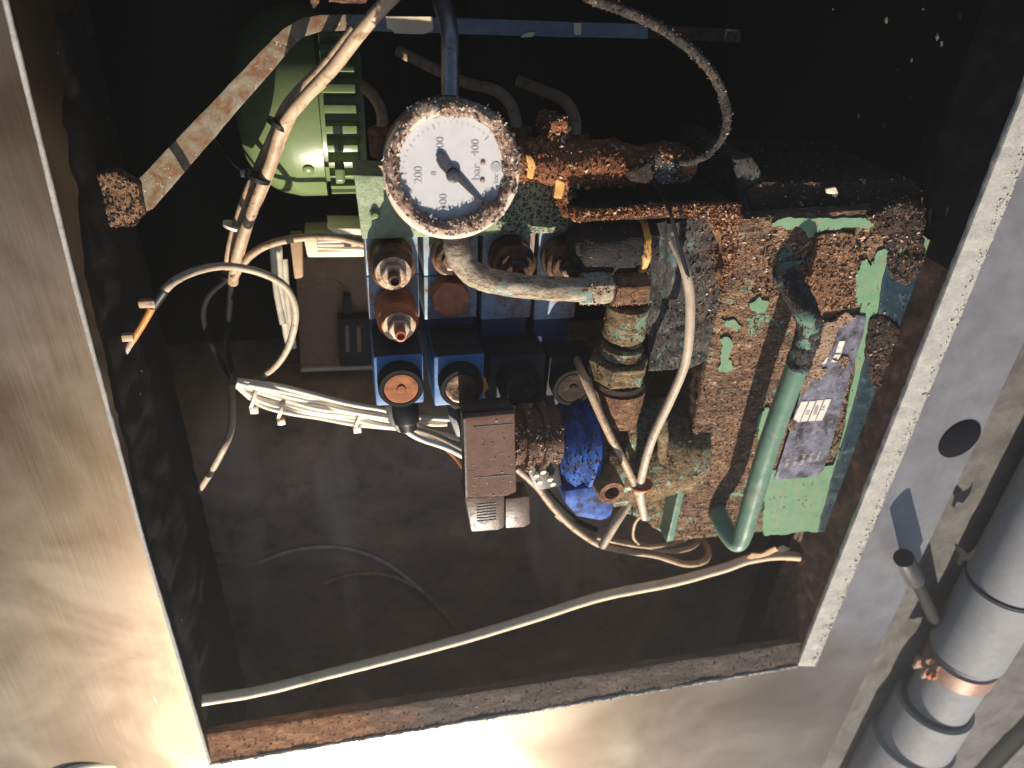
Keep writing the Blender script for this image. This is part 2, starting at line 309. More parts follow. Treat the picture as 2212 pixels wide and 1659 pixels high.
# ------------------------------------------------------------------ mesh builder
random.seed(5); rng = np.random.default_rng(7)
class MB:
    def __init__(s): s.v = []; s.f = []
    def add(s, vs, fs):
        o = len(s.v); s.v += [Vector(x) for x in vs]; s.f += [tuple(i + o for i in f) for f in fs]; return s
    def prism(s, pts, z1, zt=None):
        """outline (world xy + top z) dropped straight to z1"""
        n = len(pts)
        return s.add([Vector(p) for p in pts] + [Vector((p[0], p[1], z1)) for p in pts],
              [tuple(range(n - 1, -1, -1)), tuple(range(n, 2 * n))] + [(i, (i + 1) % n, (i + 1) % n + n, i + n) for i in range(n)])
    def pp(s, px, z0, z1): return s.prism([P(x, y, z0) for x, y in px], z1)
    def box(s, a, b):
        x0, y0, z0 = a; x1, y1, z1 = b
        return s.prism([(x0, y0, z1), (x0, y1, z1), (x1, y1, z1), (x1, y0, z1)], z0)
    def tube(s, pts, r, seg=14, cap=True, sub=6, smooth=True, wob=0):
        pts = [Vector(p) for p in pts]; rs = list(r) if isinstance(r, (list, tuple)) else [r] * len(pts)
        if smooth and len(pts) > 2:
            q = []; qr = []
            for i in range(len(pts) - 1):
                p0 = pts[max(i - 1, 0)]; p1 = pts[i]; p2 = pts[i + 1]; p3 = pts[min(i + 2, len(pts) - 1)]
                for k in range(sub):
                    t = k / sub
                    q.append(.5 * ((2 * p1) + (p2 - p0) * t + (2 * p0 - 5 * p1 + 4 * p2 - p3) * t * t + (3 * p1 - p0 - 3 * p2 + p3) * t ** 3))
                    qr.append(rs[i] * (1 - t) + rs[i + 1] * t)
            q.append(pts[-1]); qr.append(rs[-1]); pts, rs = q, qr
        n = len(pts); o = len(s.v)
        t = (pts[1] - pts[0]).normalized(); u = t.orthogonal().normalized()
        for i in range(n):
            t2 = (pts[min(i + 1, n - 1)] - pts[max(i - 1, 0)]).normalized()
            u = (u - t2 * u.dot(t2)).normalized(); w = t2.cross(u)
            for k in range(seg):
                a = 2 * math.pi * k / seg
                s.v.append(pts[i] + (u * math.cos(a) + w * math.sin(a)) * rs[i] * (1 + (random.uniform(-wob, wob) if wob else 0)))
        for i in range(n - 1):
            for k in range(seg):
                k2 = (k + 1) % seg
                s.f.append((o + i * seg + k, o + i * seg + k2, o + (i + 1) * seg + k2, o + (i + 1) * seg + k))
        if cap:
            s.f.append(tuple(o + k for k in range(seg - 1, -1, -1))); s.f.append(tuple(o + (n - 1) * seg + k for k in range(seg)))
        return s
    def lathe(s, c, ax, prof, seg=48, hexa=False, cap=True):
        """prof: (distance along axis, radius) ; closed at both ends"""
        c = Vector(c); ax = Vector(ax).normalized(); u = ax.orthogonal().normalized(); w = ax.cross(u)
        if hexa: seg = 6
        o = len(s.v); n = len(prof)
        for d, r in prof:
            for k in range(seg):
                a = 2 * math.pi * (k + .25) / seg
                s.v.append(c + ax * d + (u * math.cos(a) + w * math.sin(a)) * r)
        for i in range(n - 1):
            for k in range(seg):
                k2 = (k + 1) % seg
                s.f.append((o + i * seg + k, o + i * seg + k2, o + (i + 1) * seg + k2, o + (i + 1) * seg + k))
        if cap: s.f.append(tuple(o + k for k in range(seg - 1, -1, -1))); s.f.append(tuple(o + (n - 1) * seg + k for k in range(seg)))
        return s
    def build(s, name, mat, parent=None, bev=0, res=0, amp=0, nsc=150, smooth=True, seed=0, amp2=0):
        org = Vector(parent['_o']) if parent is not None and '_o' in parent else None
        bm = bmesh.new(); vs = [bm.verts.new(v) for v in s.v]
        for f in s.f:
            try: bm.faces.new([vs[i] for i in f])
            except ValueError: pass
        bmesh.ops.recalc_face_normals(bm, faces=bm.faces)
        if bev:
            es = [e for e in bm.edges if len(e.link_faces) == 2 and e.calc_face_angle(0) > .6]
            bmesh.ops.bevel(bm, geom=es, offset=bev, segments=2, affect='EDGES', profile=.6, clamp_overlap=True)
        if res:
            bmesh.ops.triangulate(bm, faces=[f for f in bm.faces if len(f.verts) > 4])
            for _ in range(9):
                es = [e for e in bm.edges if e.calc_length() > res * 1.5]
                if not es or len(bm.verts) > 90000: break
                bmesh.ops.subdivide_edges(bm, edges=es, cuts=1, use_grid_fill=True)
                bmesh.ops.triangulate(bm, faces=[f for f in bm.faces if len(f.verts) > 4])
        if amp:
            bm.normal_update(); bm.verts.ensure_lookup_table()
            p = np.array([v.co[:] for v in bm.verts]); st = np.array([.55, 1, 1])
            d = fbm(p * st, nsc, 3, seed) * amp
            if amp2:
                q = vnoise(p * st * nsc * .35, seed + 31); d = d + np.where(q > .56, amp2, 0) + (q - .5) * amp2
            for v, k in zip(bm.verts, d): v.co += v.normal * float(k)
        if org is None:
            lo = np.array([v.co[:] for v in bm.verts]); org = Vector(((lo[:, 0].min() + lo[:, 0].max()) / 2, (lo[:, 1].min() + lo[:, 1].max()) / 2, lo[:, 2].min()))
        if parent is not None and '_o' not in parent: org = Vector((0, 0, 0))
        bmesh.ops.translate(bm, verts=bm.verts, vec=-org)
        me = bpy.data.meshes.new(name); bm.to_mesh(me); bm.free()
        me.materials.append(M[mat])
        if smooth:
            for p_ in me.polygons: p_.use_smooth = True
            try: me.set_sharp_from_angle(angle=math.radians(42))
            except Exception: pass
        o = bpy.data.objects.new(name, me); SC.collection.objects.link(o)
        if parent is not None:
            o.parent = parent; o['_o'] = tuple(org)
        else:
            o.location = org; o['_o'] = tuple(org)
        return o

def thing(name, label, cat, at, group=None):
    o = bpy.data.objects.new(name, None); SC.collection.objects.link(o); o.empty_display_size = .01
    o.location = at; o['_o'] = tuple(at); o['label'] = label; o['category'] = cat
    if group: o['group'] = group
    return o
def tag(o, label, cat, group=None):
    o['label'] = label; o['category'] = cat
    if group: o['group'] = group
    return o
def struct(o): o['kind'] = 'structure'; return o

def flakes(src, parent, name, mat, n, size=(.001, .0035), up=None, lift=.0006, box=None, seed=1, along=None, asp_=(.3, .7)):
    """loose scale lying on the surface of src: too many to count"""
    r = random.Random(seed); me = src.data; org = Vector(src['_o'])
    tri = []; cum = []; t = 0
    for p in me.polygons:
        c = Vector(p.center) + org
        if up is not None and p.normal.dot(Vector(up)) < .25: continue
        if box and not (box[0] < c.x < box[1] and box[2] < c.y < box[3]): continue
        t += p.area; cum.append(t); tri.append(p)
    if not tri: return None
    import bisect
    mb = MB()
    for _ in range(n):
        p = tri[min(bisect.bisect(cum, r.random() * t), len(tri) - 1)]
        vs = [Vector(me.vertices[i].co) for i in p.vertices]; a, b, c = vs[0], vs[1], vs[2]
        u, v = r.random(), r.random()
        if u + v > 1: u, v = 1 - u, 1 - v
        q = a + (b - a) * u + (c - a) * v + org
        nn = (Vector(p.normal) + Vector((r.gauss(0, .45), r.gauss(0, .45), r.gauss(0, .45)))).normalized()
        x = nn.orthogonal().normalized(); x = Matrix.Rotation(r.random() * 6.28, 3, nn) @ x; y = nn.cross(x)
        if along:
            x = Vector(along) + Vector((r.gauss(0, .3), r.gauss(0, .3), r.gauss(0, .3))); x = (x - nn * x.dot(nn)).normalized(); y = nn.cross(x)
        s = r.uniform(*size) * r.choice((.6, .8, 1, 1.2)); k = r.choice((4, 5, 6)); asp = r.uniform(*asp_)
        pts = []
        for i in range(k):
            an = 2 * math.pi * i / k + r.uniform(-.3, .3); rr = s * r.uniform(.6, 1) / 2
            pts.append(q + nn * (lift * r.uniform(.2, 2) + s * .12 * math.cos(2 * an)) + x * math.cos(an) * rr + y * math.sin(an) * rr * asp)
        th = -nn * s * .12
        m = len(pts)
        mb.add(pts + [w + th for w in pts], [tuple(range(m)), tuple(range(2 * m - 1, m - 1, -1))] + [(i, i + m, (i + 1) % m + m, (i + 1) % m) for i in range(m)])
    o = mb.build(name, mat, parent, smooth=False)
    o['kind'] = 'stuff'
    return o

def text(body, px, py, z, hpx, parent, mat='ink', rot=math.pi / 2, name='lettering', thick=.0001):
    cu = bpy.data.curves.new(name, 'FONT'); cu.body = body; cu.align_x = 'CENTER'; cu.align_y = 'CENTER'
    cu.size = 2 * rad(px, py, z, hpx) * 1.35; cu.extrude = thick
    tmp = bpy.data.objects.new(name, cu); SC.collection.objects.link(tmp)
    dg = bpy.context.evaluated_depsgraph_get(); me = bpy.data.meshes.new_from_object(tmp.evaluated_get(dg))
    bpy.data.objects.remove(tmp)
    me.transform(Matrix.Rotation(rot, 4, 'Z'))
    o = bpy.data.objects.new(name, me); SC.collection.objects.link(o)
    me.materials.clear(); me.materials.append(M[mat])
    o.parent = parent; o.location = P(px, py, z) - Vector(parent['_o'])
    return o

def jag(pts, amp=5, lev=4, seed=1):
    """torn outline: midpoint displacement of a pixel polygon"""
    r = random.Random(seed); pts = [tuple(p) for p in pts]
    for _ in range(lev):
        q = []
        for i, a in enumerate(pts):
            b = pts[(i + 1) % len(pts)]; L_ = math.hypot(b[0] - a[0], b[1] - a[1])
            k = min(amp, L_ * .28); q.append(a)
            if L_ > 2.2:
                n_ = ((a[1] - b[1]) / L_, (b[0] - a[0]) / L_); d = r.uniform(-k, k)
                q.append(((a[0] + b[0]) / 2 + n_[0] * d, (a[1] + b[1]) / 2 + n_[1] * d))
        pts = q; amp *= .6
    return pts
def patch(px, z0, th, name, mat, par, torn=5, tseed=1, **k):
    return MB().prism([P(*q, z0) for q in jag(px, torn, seed=tseed)], z0 - th).build(name, mat, par, **k)
ZF = .10
XL, XR, YB = -.188, .514, -.778
# ------------------------------------------------------------------ setting
struct(MB().box((-.6, -1.3, -.47), (.9, .45, -.45)).build('floor_deep', 'wall'))
struct(MB().add([p_ for y_, z_ in ((-1.3, -.15), (-.66, -.15), (-.62, -.152), (-.59, -.158), (-.565, -.168), (-.545, -.183), (-.53, -.203), (-.52, -.23), (-.515, -.27), (-.512, -.36)) for p_ in ((-.6, y_, z_), (.9, y_, z_))], [(2 * k, 2 * k + 1, 2 * k + 3, 2 * k + 2) for k in range(9)]).build('floor', 'floor'))
struct(MB().box((-.42, -1.2, -.45), (-.40, .40, .07)).build('wall_left', 'wallbrown'))
struct(MB().box((.62, -1.2, -.45), (.64, .40, .07)).build('wall_right', 'wall'))
struct(MB().box((-.40, .38, -.45), (.62, .40, .07)).build('wall_top', 'wall'))
struct(MB().box((-.40, -1.2, -.45), (.62, -1.18, .07)).build('wall_bottom', 'floor'))
struct(MB().box((.16, -.42, -.45), (.615, .375, -.40)).build('wall_recess', 'wall'))
struct(MB().box((XR + .10, -2.2, -.05), (2.4, 1.2, .048)).build('deck', 'deck', res=.03, amp=.002, nsc=30))
hz_ = MB().box((-1.6, -2.6, -1.5), (2.8, 1.5, .85)); ho = hz_.build('haze', 'blackp', smooth=False)
hm = bpy.data.materials.new('haze'); hm.use_nodes = True; hn = hm.node_tree; hn.nodes.clear()
ou = hn.nodes.new('ShaderNodeOutputMaterial'); pv = hn.nodes.new('ShaderNodeVolumePrincipled')
pv.inputs['Color'].default_value = (.93, .95, 1, 1); pv.inputs['Density'].default_value = .078; pv.inputs['Anisotropy'].default_value = .72
hn.links.new(pv.outputs[0], ou.inputs['Volume']); ho.data.materials.clear(); ho.data.materials.append(hm); ho['kind'] = 'stuff'
SC.cycles.volume_max_steps = 64
# ------------------------------------------------------------------ stainless hatch frame
hf = thing('hatch_frame', 'brushed stainless steel frame around the dark hatch opening', 'hatch frame', (XL, YB, ZF))
pl = MB().prism([(XL, -1.5, ZF), (XL, -.45, ZF), (XL + .005, -.22, ZF), (XL + .014, 0, ZF), (XL + .03, .45, ZF), (-1.2, .45, ZF - .14), (-1.2, -1.5, ZF - .14)], ZF - .16).build('side_panel', 'steel', hf, bev=.0012)
fr = MB().prism([(XL, -1.5, ZF), (XL, YB, ZF), (XR + .008, YB, ZF), (XR + .020, YB + .004, ZF), (XR + .026, YB + .016, ZF), (XR + .026, .45, ZF), (XR + .113, .45, ZF), (XR + .113, YB - .01, ZF), (XR + .115, -1.5, ZF)], ZF - .003).build('front_panel', 'framepanel', hf, smooth=False)
lipr = MB().prism([(XR, YB + .001, ZF), (XR, .45, ZF), (XR + .026, .45, ZF + .0015), (XR + .026, YB - .004, ZF + .0015)], ZF - .006).build('right_lip', 'lip', hf, bev=.001, res=.004, amp=.0011, nsc=120)
flakes(lipr, lipr, 'lime_scale', 'fl_pale', 420, (.0012, .0045), up=(0, 0, 1), box=(XR + .017, XR + .04, -.9, .1))
MB().box((-.188, .06, ZF - .003), (XR, .45, ZF - .0005)).build('unseen_top_panel', 'steel', hf)  # unseen top side, added to block sky light from the cavity
rr_ = MB().box((XR + .0005, YB, .030), (XR + .004, -.24, ZF - .006)).build('right_return', 'rimrust', hf, res=.005, amp=.0010, nsc=60)
MB().box((XR + .0005, -.2395, .030), (XR + .004, .45, ZF - .006)).build('darkened_return', 'wall', hf, res=.005, amp=.0010, nsc=60)  # upper stretch of the return, its darkness put into the colour
rl = MB().prism([(XR - .012, YB, .034), (XR - .012, -.24, .034), (XR, -.24, .034), (XR, YB, .034)], .030).build('right_flange', 'rimrust', hf, res=.005, amp=.0012, nsc=60, amp2=.0008)
flakes(rl, rl, 'rust_scale', 'fl_dark', 220, (.002, .006), up=(0, 0, 1))
ll = MB().add([(XL, YB - .1, .0965), (XL, .4, .0965), (XL + .006, .4, .07), (XL + .006, YB - .1, .07), (XL + .012, .4, .02), (XL + .012, YB - .1, .02), (XL + .010, .4, -.06), (XL + .010, YB - .1, -.06)], [(0, 1, 2, 3), (3, 2, 4, 5), (5, 4, 6, 7)]).build('left_skirt', 'wallbrown', hf, res=.006, amp=.0018, nsc=60, amp2=.0006)
flakes(ll, ll, 'rust_scale', 'fl_dark', 260, (.002, .006), lift=.001)
MB().tube([(XL, YB, ZF - .0008), (XL, -.45, ZF - .0007), (XL + .005, -.22, ZF - .0007), (XL + .014, 0, ZF - .0006), (XL + .029, .4, ZF - .0008)], .0016, 8, smooth=False).build('left_lip', 'lip', hf, res=.005, amp=.0005, nsc=120)
bl = MB().prism([(XL, YB, .0992), (XL, YB + .040, .091), (XR, YB + .036, .091), (XR, YB, .0992)], .082).build('bottom_flange', 'rimrust2', hf, bev=.0006, res=.005, amp=.0012, nsc=100, amp2=.0006)
flakes(bl, bl, 'rust_scale', 'fl_red', 500, (.0012, .004), up=(0, 0, 1))
le = MB().tube([(XL, YB, ZF - .0012), (XL + .2, YB, ZF - .0008), (XR, YB, ZF - .0012)], .0022, 8, smooth=False).build('bottom_lip', 'lip', hf, res=.004, amp=.0012, nsc=200)
flakes(le, le, 'lime_scale', 'fl_pale', 400, (.0015, .004), up=(0, 0, 1))
# blue shade over the right-hand side is painted into front_panel's colour
# round cap on the left panel
cp = P(225, 1716, ZF)
for _ in range(6): cp = P(225, 1716, ZF - .14 * (XL - cp.x) / (1.2 + XL) + .001)
t = thing('round_cap', 'round cream cap lying flat on the steel panel at the lower left', 'cap', cp)
MB().lathe(cp, (0, 0, 1), [(-.006, .058), (.0005, .058), (.0022, .0555), (.0022, .051), (.0008, .049)], 96).build('rim', 'cream', t)
MB().lathe(cp + Vector((0, 0, .0002)), (0, 0, 1), [(0, .0485), (.002, .0485), (.0035, .042)], 96).build('disc', 'white', t)
# plug in the right panel
c = P(2072, 948, ZF)
t = MB().lathe(c, (0, 0, 1), [(-.004, .0235), (.0012, .0235), (.0022, .022)], 64).build('blanking_plug', 'hole')
tag(t, 'round black plug set in the grey panel at the right', 'plug')
# grey step panel
# ------------------------------------------------------------------ grey pipe run outside
zc_ = .095
a = P(2210, 1110, zc_); b = P(1935, 1660, zc_); xm = (P(2158, 1285, zc_).x)
def yat(py, x, z):
    """world y where the vertical plane x meets picture height py"""
    lo, hi = -2.5, .5
    for _ in range(60):
        m_ = (lo + hi) / 2; v = RC.transposed() @ (Vector((x, m_, z)) - CAM); yy = 829.5 - v.y / -v.z * F
        if yy > py: lo = m_
        else: hi = m_
    return m_
def pipe(name, label, segs, parent=None): pass
def proj(v):
    v = RC.transposed() @ (Vector(v) - CAM); return (1106 + v.x / -v.z * F, 829.5 - v.y / -v.z * F)
t = thing('drain_pipe', 'thick grey jointed pipe lying on the deck at the right', 'pipe', (xm, -.75, .03))
def cyl_y(x, z, y0, y1, r, name, mat, par=None, extra=None):
    pr = [(0, r * .9), (.002, r), (abs(y1 - y0) - .002, r), (abs(y1 - y0), r * .9)]
    return MB().lathe((x, y0, z), (0, -1, 0), pr, 64).build(name, mat, par or t)
Y1 = yat(1255, xm, zc_); Y2 = yat(1405, xm, zc_); Y3 = yat(1515, xm, zc_); Y4 = yat(1580, xm, zc_)
cyl_y(xm, zc_, Y1 + .5, Y1, .0465, 'upper_pipe', 'pvc')
cyl_y(xm, zc_, Y1 - .001, Y1 - .004, .0478, 'seam', 'pvcseam')
cyl_y(xm, zc_, Y1 - .004, Y2, .0475, 'sleeve', 'pvc')
cyl_y(xm, zc_, Y2 - .0005, Y2 - .004, .0440, 'seam', 'pvcseam')
cyl_y(xm, zc_, Y2 - .003, Y3, .042, 'inner_pipe', 'pvc')
cyl_y(xm, zc_ - .004, Y3 - .0, Y3 - .006, .0470, 'seam', 'pvcseam')
cyl_y(xm, zc_ - .004, Y3 - .004, Y4 - .02, .053, 'coupling', 'pvc')
cyl_y(xm, zc_ - .006, Y4 - .02, Y4 - .45, .060, 'lower_pipe', 'pvc')
t2 = thing('pipe_clamp', 'rust brown band clamp with lug around the grey pipe', 'clamp', (xm, Y2 - .02, zc_))
MB().lathe((xm, Y2 - .012, zc_), (0, -1, 0), [(0, .0435), (.001, .0447), (.026, .0447), (.027, .0435)], 64).build('band', 'clampb', t2)
MB().box((xm - .066, Y2 - .034, zc_ + .004), (xm - .040, Y2 - .012, zc_ + .009)).build('lug', 'clampb', t2, bev=.001)
MB().box((xm - .066, Y2 - .034, zc_ - .012), (xm - .040, Y2 - .012, zc_ - .007)).build('lug', 'clampb', t2, bev=.001)
MB().lathe((xm - .056, Y2 - .023, zc_ - .018), (0, 0, 1), [(0, .004), (.036, .004)], 12).build('bolt', 'copper', t2)
MB().lathe((xm - .056, Y2 - .023, zc_ + .009), (0, 0, 1), [(0, .0085), (.005, .0085)], 6, True).build('nut', 'copper', t2, bev=.0006)
# black nozzle
t = thing('black_nozzle', 'short black nozzle pointing up beside the grey pipe', 'nozzle', P(2010, 1320, .07))
MB().tube([P(2022, 1345, .06), P(1990, 1275, .10), P(1968, 1232, .125)], [.0085, .0075, .0072], 20, smooth=False).build('stem', 'rubber', t)
MB().tube([P(1975, 1250, .118), P(1952, 1205, .135)], [.0115, .0105], 20, smooth=False).build('collar', 'blackp', t, bev=.0005)
# torn black scrap, deck hose, foam strip
MB().prism([P(*q, .09) for q in ((2066, 1178), (2078, 1184), (2090, 1196), (2104, 1186), (2112, 1174), (2106, 1196), (2094, 1212), (2080, 1210), (2074, 1222), (2068, 1218), (2074, 1200))], .086).build('rubber_scrap', 'rubber')
tag(bpy.data.objects['rubber_scrap'], 'torn black rubber scrap beside the upper grey pipe', 'scrap')
t = MB().tube([P(2230, 1530, .04), P(2150, 1612, .04), P(2070, 1700, .04)], rad(2150, 1610, .04, 60), 28).build('ribbed_hose', 'rubber')
tag(t, 'thick black ribbed hose crossing the lower right corner', 'hose')
bmh = MB()
for i in range(46):
    u = i / 45; q = P(2230 - 160 * u, 1530 + 170 * u, .04); d = (P(2070, 1700, .04) - P(2230, 1530, .04)).normalized(); r_ = rad(2150, 1610, .04, 60)
    bmh.lathe(q, d, [(-.001, r_), (-.0006, r_ * 1.05), (.0006, r_ * 1.05), (.001, r_)], 24)
bmh.build('rib', 'rubber', t)
t = MB().tube([P(2240, 1555, .03), P(2100, 1672, .03)], .0022, 10, smooth=False).build('thin_white_cord', 'white'); tag(t, 'thin pale cord beside the black ribbed hose', 'cord')

# ------------------------------------------------------------------ pressure gauge
gc = P(979, 377, .112); GR = rad(979, 377, .112, 298)
dc = P(981, 368, .112); DR = rad(981, 368, .112, 240)
t = thing('pressure_gauge', 'round dial pressure gauge with heavily rusted rim and white face', 'gauge', gc - Vector((0, 0, .035)))
MB().lathe(gc, (0, 0, 1), [(-.034, GR * .90), (-.032, GR * .965), (-.008, GR * .965), (-.0062, GR * .93)], 96).build('housing', 'gaugeshell', t)
MB().lathe(gc, (0, 0, 1), [(-.0078, GR * .98), (-.006, GR * 1.0), (-.002, GR * 1.0), (.0002, GR * .975), (.0008, GR * .92), (-.0004, GR * .84), (-.004, GR * .83)], 96, cap=False).build('ring', 'gaugeband', t)
rim = MB().lathe(gc + Vector((0, .0034, 0)), (0, 0, 1), [(-.006, GR * .95), (-.003, GR * .975), (.0005, GR * .965), (.0030, GR * .93), (.0038, GR * .88), (.0024, GR * .83), (-.0008, GR * .79), (-.004, GR * .78)], 220, cap=False)
rimo = rim.build('rim', 'gaugerim', t, res=.0020, amp=.0034, nsc=130, seed=2, amp2=.0014)
MB().lathe(gc, (0, 0, 1), [(-.0145, GR * .97), (-.0138, GR * .992), (-.0085, GR * .992), (-.0080, GR * .97)], 96).build('band', 'gaugeband', t)
flakes(rimo, rimo, 'rust_scale', 'fl_tan', 260, (.0012, .0048), up=(0, 0, 1), lift=.001)
flakes(rimo, rimo, 'pale_scale', 'fl_pale', 280, (.0014, .0046), up=(0, 0, 1), lift=.0012, seed=4)
MB().lathe(gc, (0, 0, 1), [(-.006, GR * .82), (-.0032, GR * .82)], 96).build('dial_face', 'dial', t)
dz = .112 - .0030
for tx, x, y, h in (('200', 904, 379, 19), ('100', 958, 437, 18), ('300', 951, 315, 18), ('400', 1027, 320, 18), ('0', 1044, 432, 17), ('bar', 1029, 373, 20), ('8', 937, 375, 13), ('CE', 1056, 417, 14), ('tec', 1071, 387, 13)):
    text(tx, x, y, dz, h, t)
dm_ = MB()
for i in range(41):                                        # scale ticks from 0 (lower right) clockwise to 400
    an = math.radians(-45 - 270 * i / 40); L_ = .0034 if i % 10 == 0 else (.0024 if i % 5 == 0 else .0014)
    dr = Vector((math.cos(an), math.sin(an), 0)); n_ = Vector((-dr.y, dr.x, 0)); r0 = GR * .735; w_ = .00022 if i % 10 else .0004
    q = [Vector((gc.x, gc.y, dz)) + dr * (r0 - L_) + n_ * w_, Vector((gc.x, gc.y, dz)) + dr * r0 + n_ * w_, Vector((gc.x, gc.y, dz)) + dr * r0 - n_ * w_, Vector((gc.x, gc.y, dz)) + dr * (r0 - L_) - n_ * w_]
    dm_.prism(q, dz - .0001)
dm_.build('scale_marks', 'ink', t)
for x, y in ((1043, 353), (1042, 391)):
    MB().lathe(P(x, y, dz), (0, 0, 1), [(0, .0017), (.0008, .0017), (.0012, .001)], 20).build('screw', 'dot', t)
MB().lathe(P(1071, 361, dz), (0, 0, 1), [(0, .0036), (.0002, .0036)], 24).build('emblem', 'ink', t)
MB().pp([(948, 330), (963, 338), (974, 358), (990, 374), (1050, 446), (1036, 437), (984, 388), (966, 378), (950, 362), (942, 346)], dz + .0022, dz + .0014).build('needle', 'needle', t)
MB().lathe(P(978.7, 377.7, dz), (0, 0, 1), [(0, .0050), (.0030, .0048), (.0034, .0040), (.0034, .0012)], 32).build('needle_hub', 'needle', t)
# steel tube above the gauge
t = MB().tube([P(930, -60, .0), P(952, 0, .03), P(970, 60, .05), P(972, 130, .06), P(972, 240, .07)], rad(972, 130, .06, 39), 24).build('steel_tube', 'tubesteel', res=.004, amp=.0004)
tag(t, 'dull steel tube running from the top into the gauge', 'tube')
# green-white elbow pipe under the gauge
r0 = rad(1100, 610, .085, 54)
t = thing('elbow_pipe', 'bent pale green pipe curving under the gauge to rusty nuts', 'pipe', P(1120, 610, .06))
MB().tube([P(982, 470, .05), P(984, 520, .075), P(993, 556, .082), P(1018, 588, .084), P(1058, 606, .085), P(1120, 617, .085), P(1190, 623, .085), P(1262, 626, .085)], r0, 28, sub=10).build('tube', 'pipegreen', t, res=.003, amp=.0009, nsc=200)
def px_cyl(x0, x1, y, z, rpx, prof=None):
    a = P(x0, y, z); b = P(x1, y, z); return a, (b - a), rad((x0 + x1) / 2, y, z, 2 * rpx)
def hexnut(name, x0, x1, y, z, rpx, mat, par, ax=(1, 0, 0)):
    a = P(x0, y, z); L_ = P(x1, y, z).x - a.x; r = rad((x0 + x1) / 2, y, z, 2 * rpx)
    return MB().lathe(a, ax, [(0, r * .86), (.0018, r * 1.04), (L_ - .0018, r * 1.04), (L_, r * .86)], 6, True).build(name, mat, par, bev=.0008, res=.003, amp=.0009, nsc=220)
n1 = hexnut('nut', 1252, 1318, 623, .08, 38, 'pipegreen', t)
n2 = hexnut('nut', 1322, 1394, 626, .08, 38, 'rust', t)
flakes(n1, n1, 'scale', 'fl_tan', 160, (.0012, .004)); flakes(n2, n2, 'scale', 'fl_tan', 220, (.0012, .004))

# ------------------------------------------------------------------ manifold block
t = thing('manifold_block', 'flat green valve block with crackled peeling paint below the gauge', 'valve block', P(1000, 450, 0))
mb_ = MB().pp([(764, 378), (1246, 398), (1250, 502), (782, 517)], .048, .006).build('block', 'manifold', t, bev=.0012, res=.004, amp=.0005)
for x, y in ((810, 463),):
    MB().lathe(P(x, y, .048), (0, 0, 1), [(-.001, .0042), (.0012, .0042), (.0016, .0034)], 24).build('washer', 'motor', t)
    MB().lathe(P(x, y, .049), (0, 0, 1), [(0, .0030), (.0028, .0028), (.0034, .002)], 6, True).build('screw', 'motor', t, bev=.0003)

# ------------------------------------------------------------------ valve slices
M['blueshade'] = plain('blue_in_painted_shade', (.010, .012, .018), .6, var=.4, dirt=(.02, .05, .15), dirt_amt=.40, dscale=60, speck=(.22, .18, .15), speck_amt=.74, speck_scale=220)  # near-black blue: shade painted on coil tops and the two right-hand coils
ZP = .030; ZC = .078
cols = [(786, 905, 806, 919), (914, 1036, 937, 1046), (1044, 1160, 1058, 1174), (1166, 1262, 1186, 1270)]
vl = ['leftmost blue valve slice with two stud screws and orange capped coil',
      'second blue valve slice with a rusty hexagonal plug above its coil',
      'third blue valve slice partly behind the elbow pipe with a dark coil',
      'rightmost shaded blue valve slice half hidden by the black cylinder']
def stud(par, x, y, z0, h, s, mats, oxide=False):
    c = P(x, y, z0)
    MB().lathe(c, (0, 0, 1), [(0, .0155 * s), (.004, .0165 * s), (.008, .0165 * s), (.010, .0145 * s), (h * .40, .0145 * s), (h * .42, .0165 * s), (h * .58, .016 * s), (h * .62, .0135 * s), (h * .72, .0130 * s)], 40).build('sleeve', mats[0], par, res=.003, amp=.0003)
    MB().lathe(c + Vector((0, 0, h * .70)), (0, 0, 1), [(0, .0118 * s), (h * .05, .0122 * s), (h * .05, .0118 * s), (h * .052, .0100 * s)], 40).build('collar', mats[1], par)
    MB().lathe(c + Vector((0, 0, h * .74)), (0, 0, 1), [(0, .0086 * s), (.002, .0090 * s), (h * .10, .0090 * s), (h * .115, .0078 * s)], 6, True).build('hex_nut', mats[1], par, bev=.0005)
    MB().lathe(c + Vector((0, 0, h * .84)), (0, 0, 1), [(0, .0043 * s), (h * .20, .0043 * s), (h * .205, .0030 * s), (h * .14, .0026 * s)], 24).build('threaded_tip', mats[0], par)
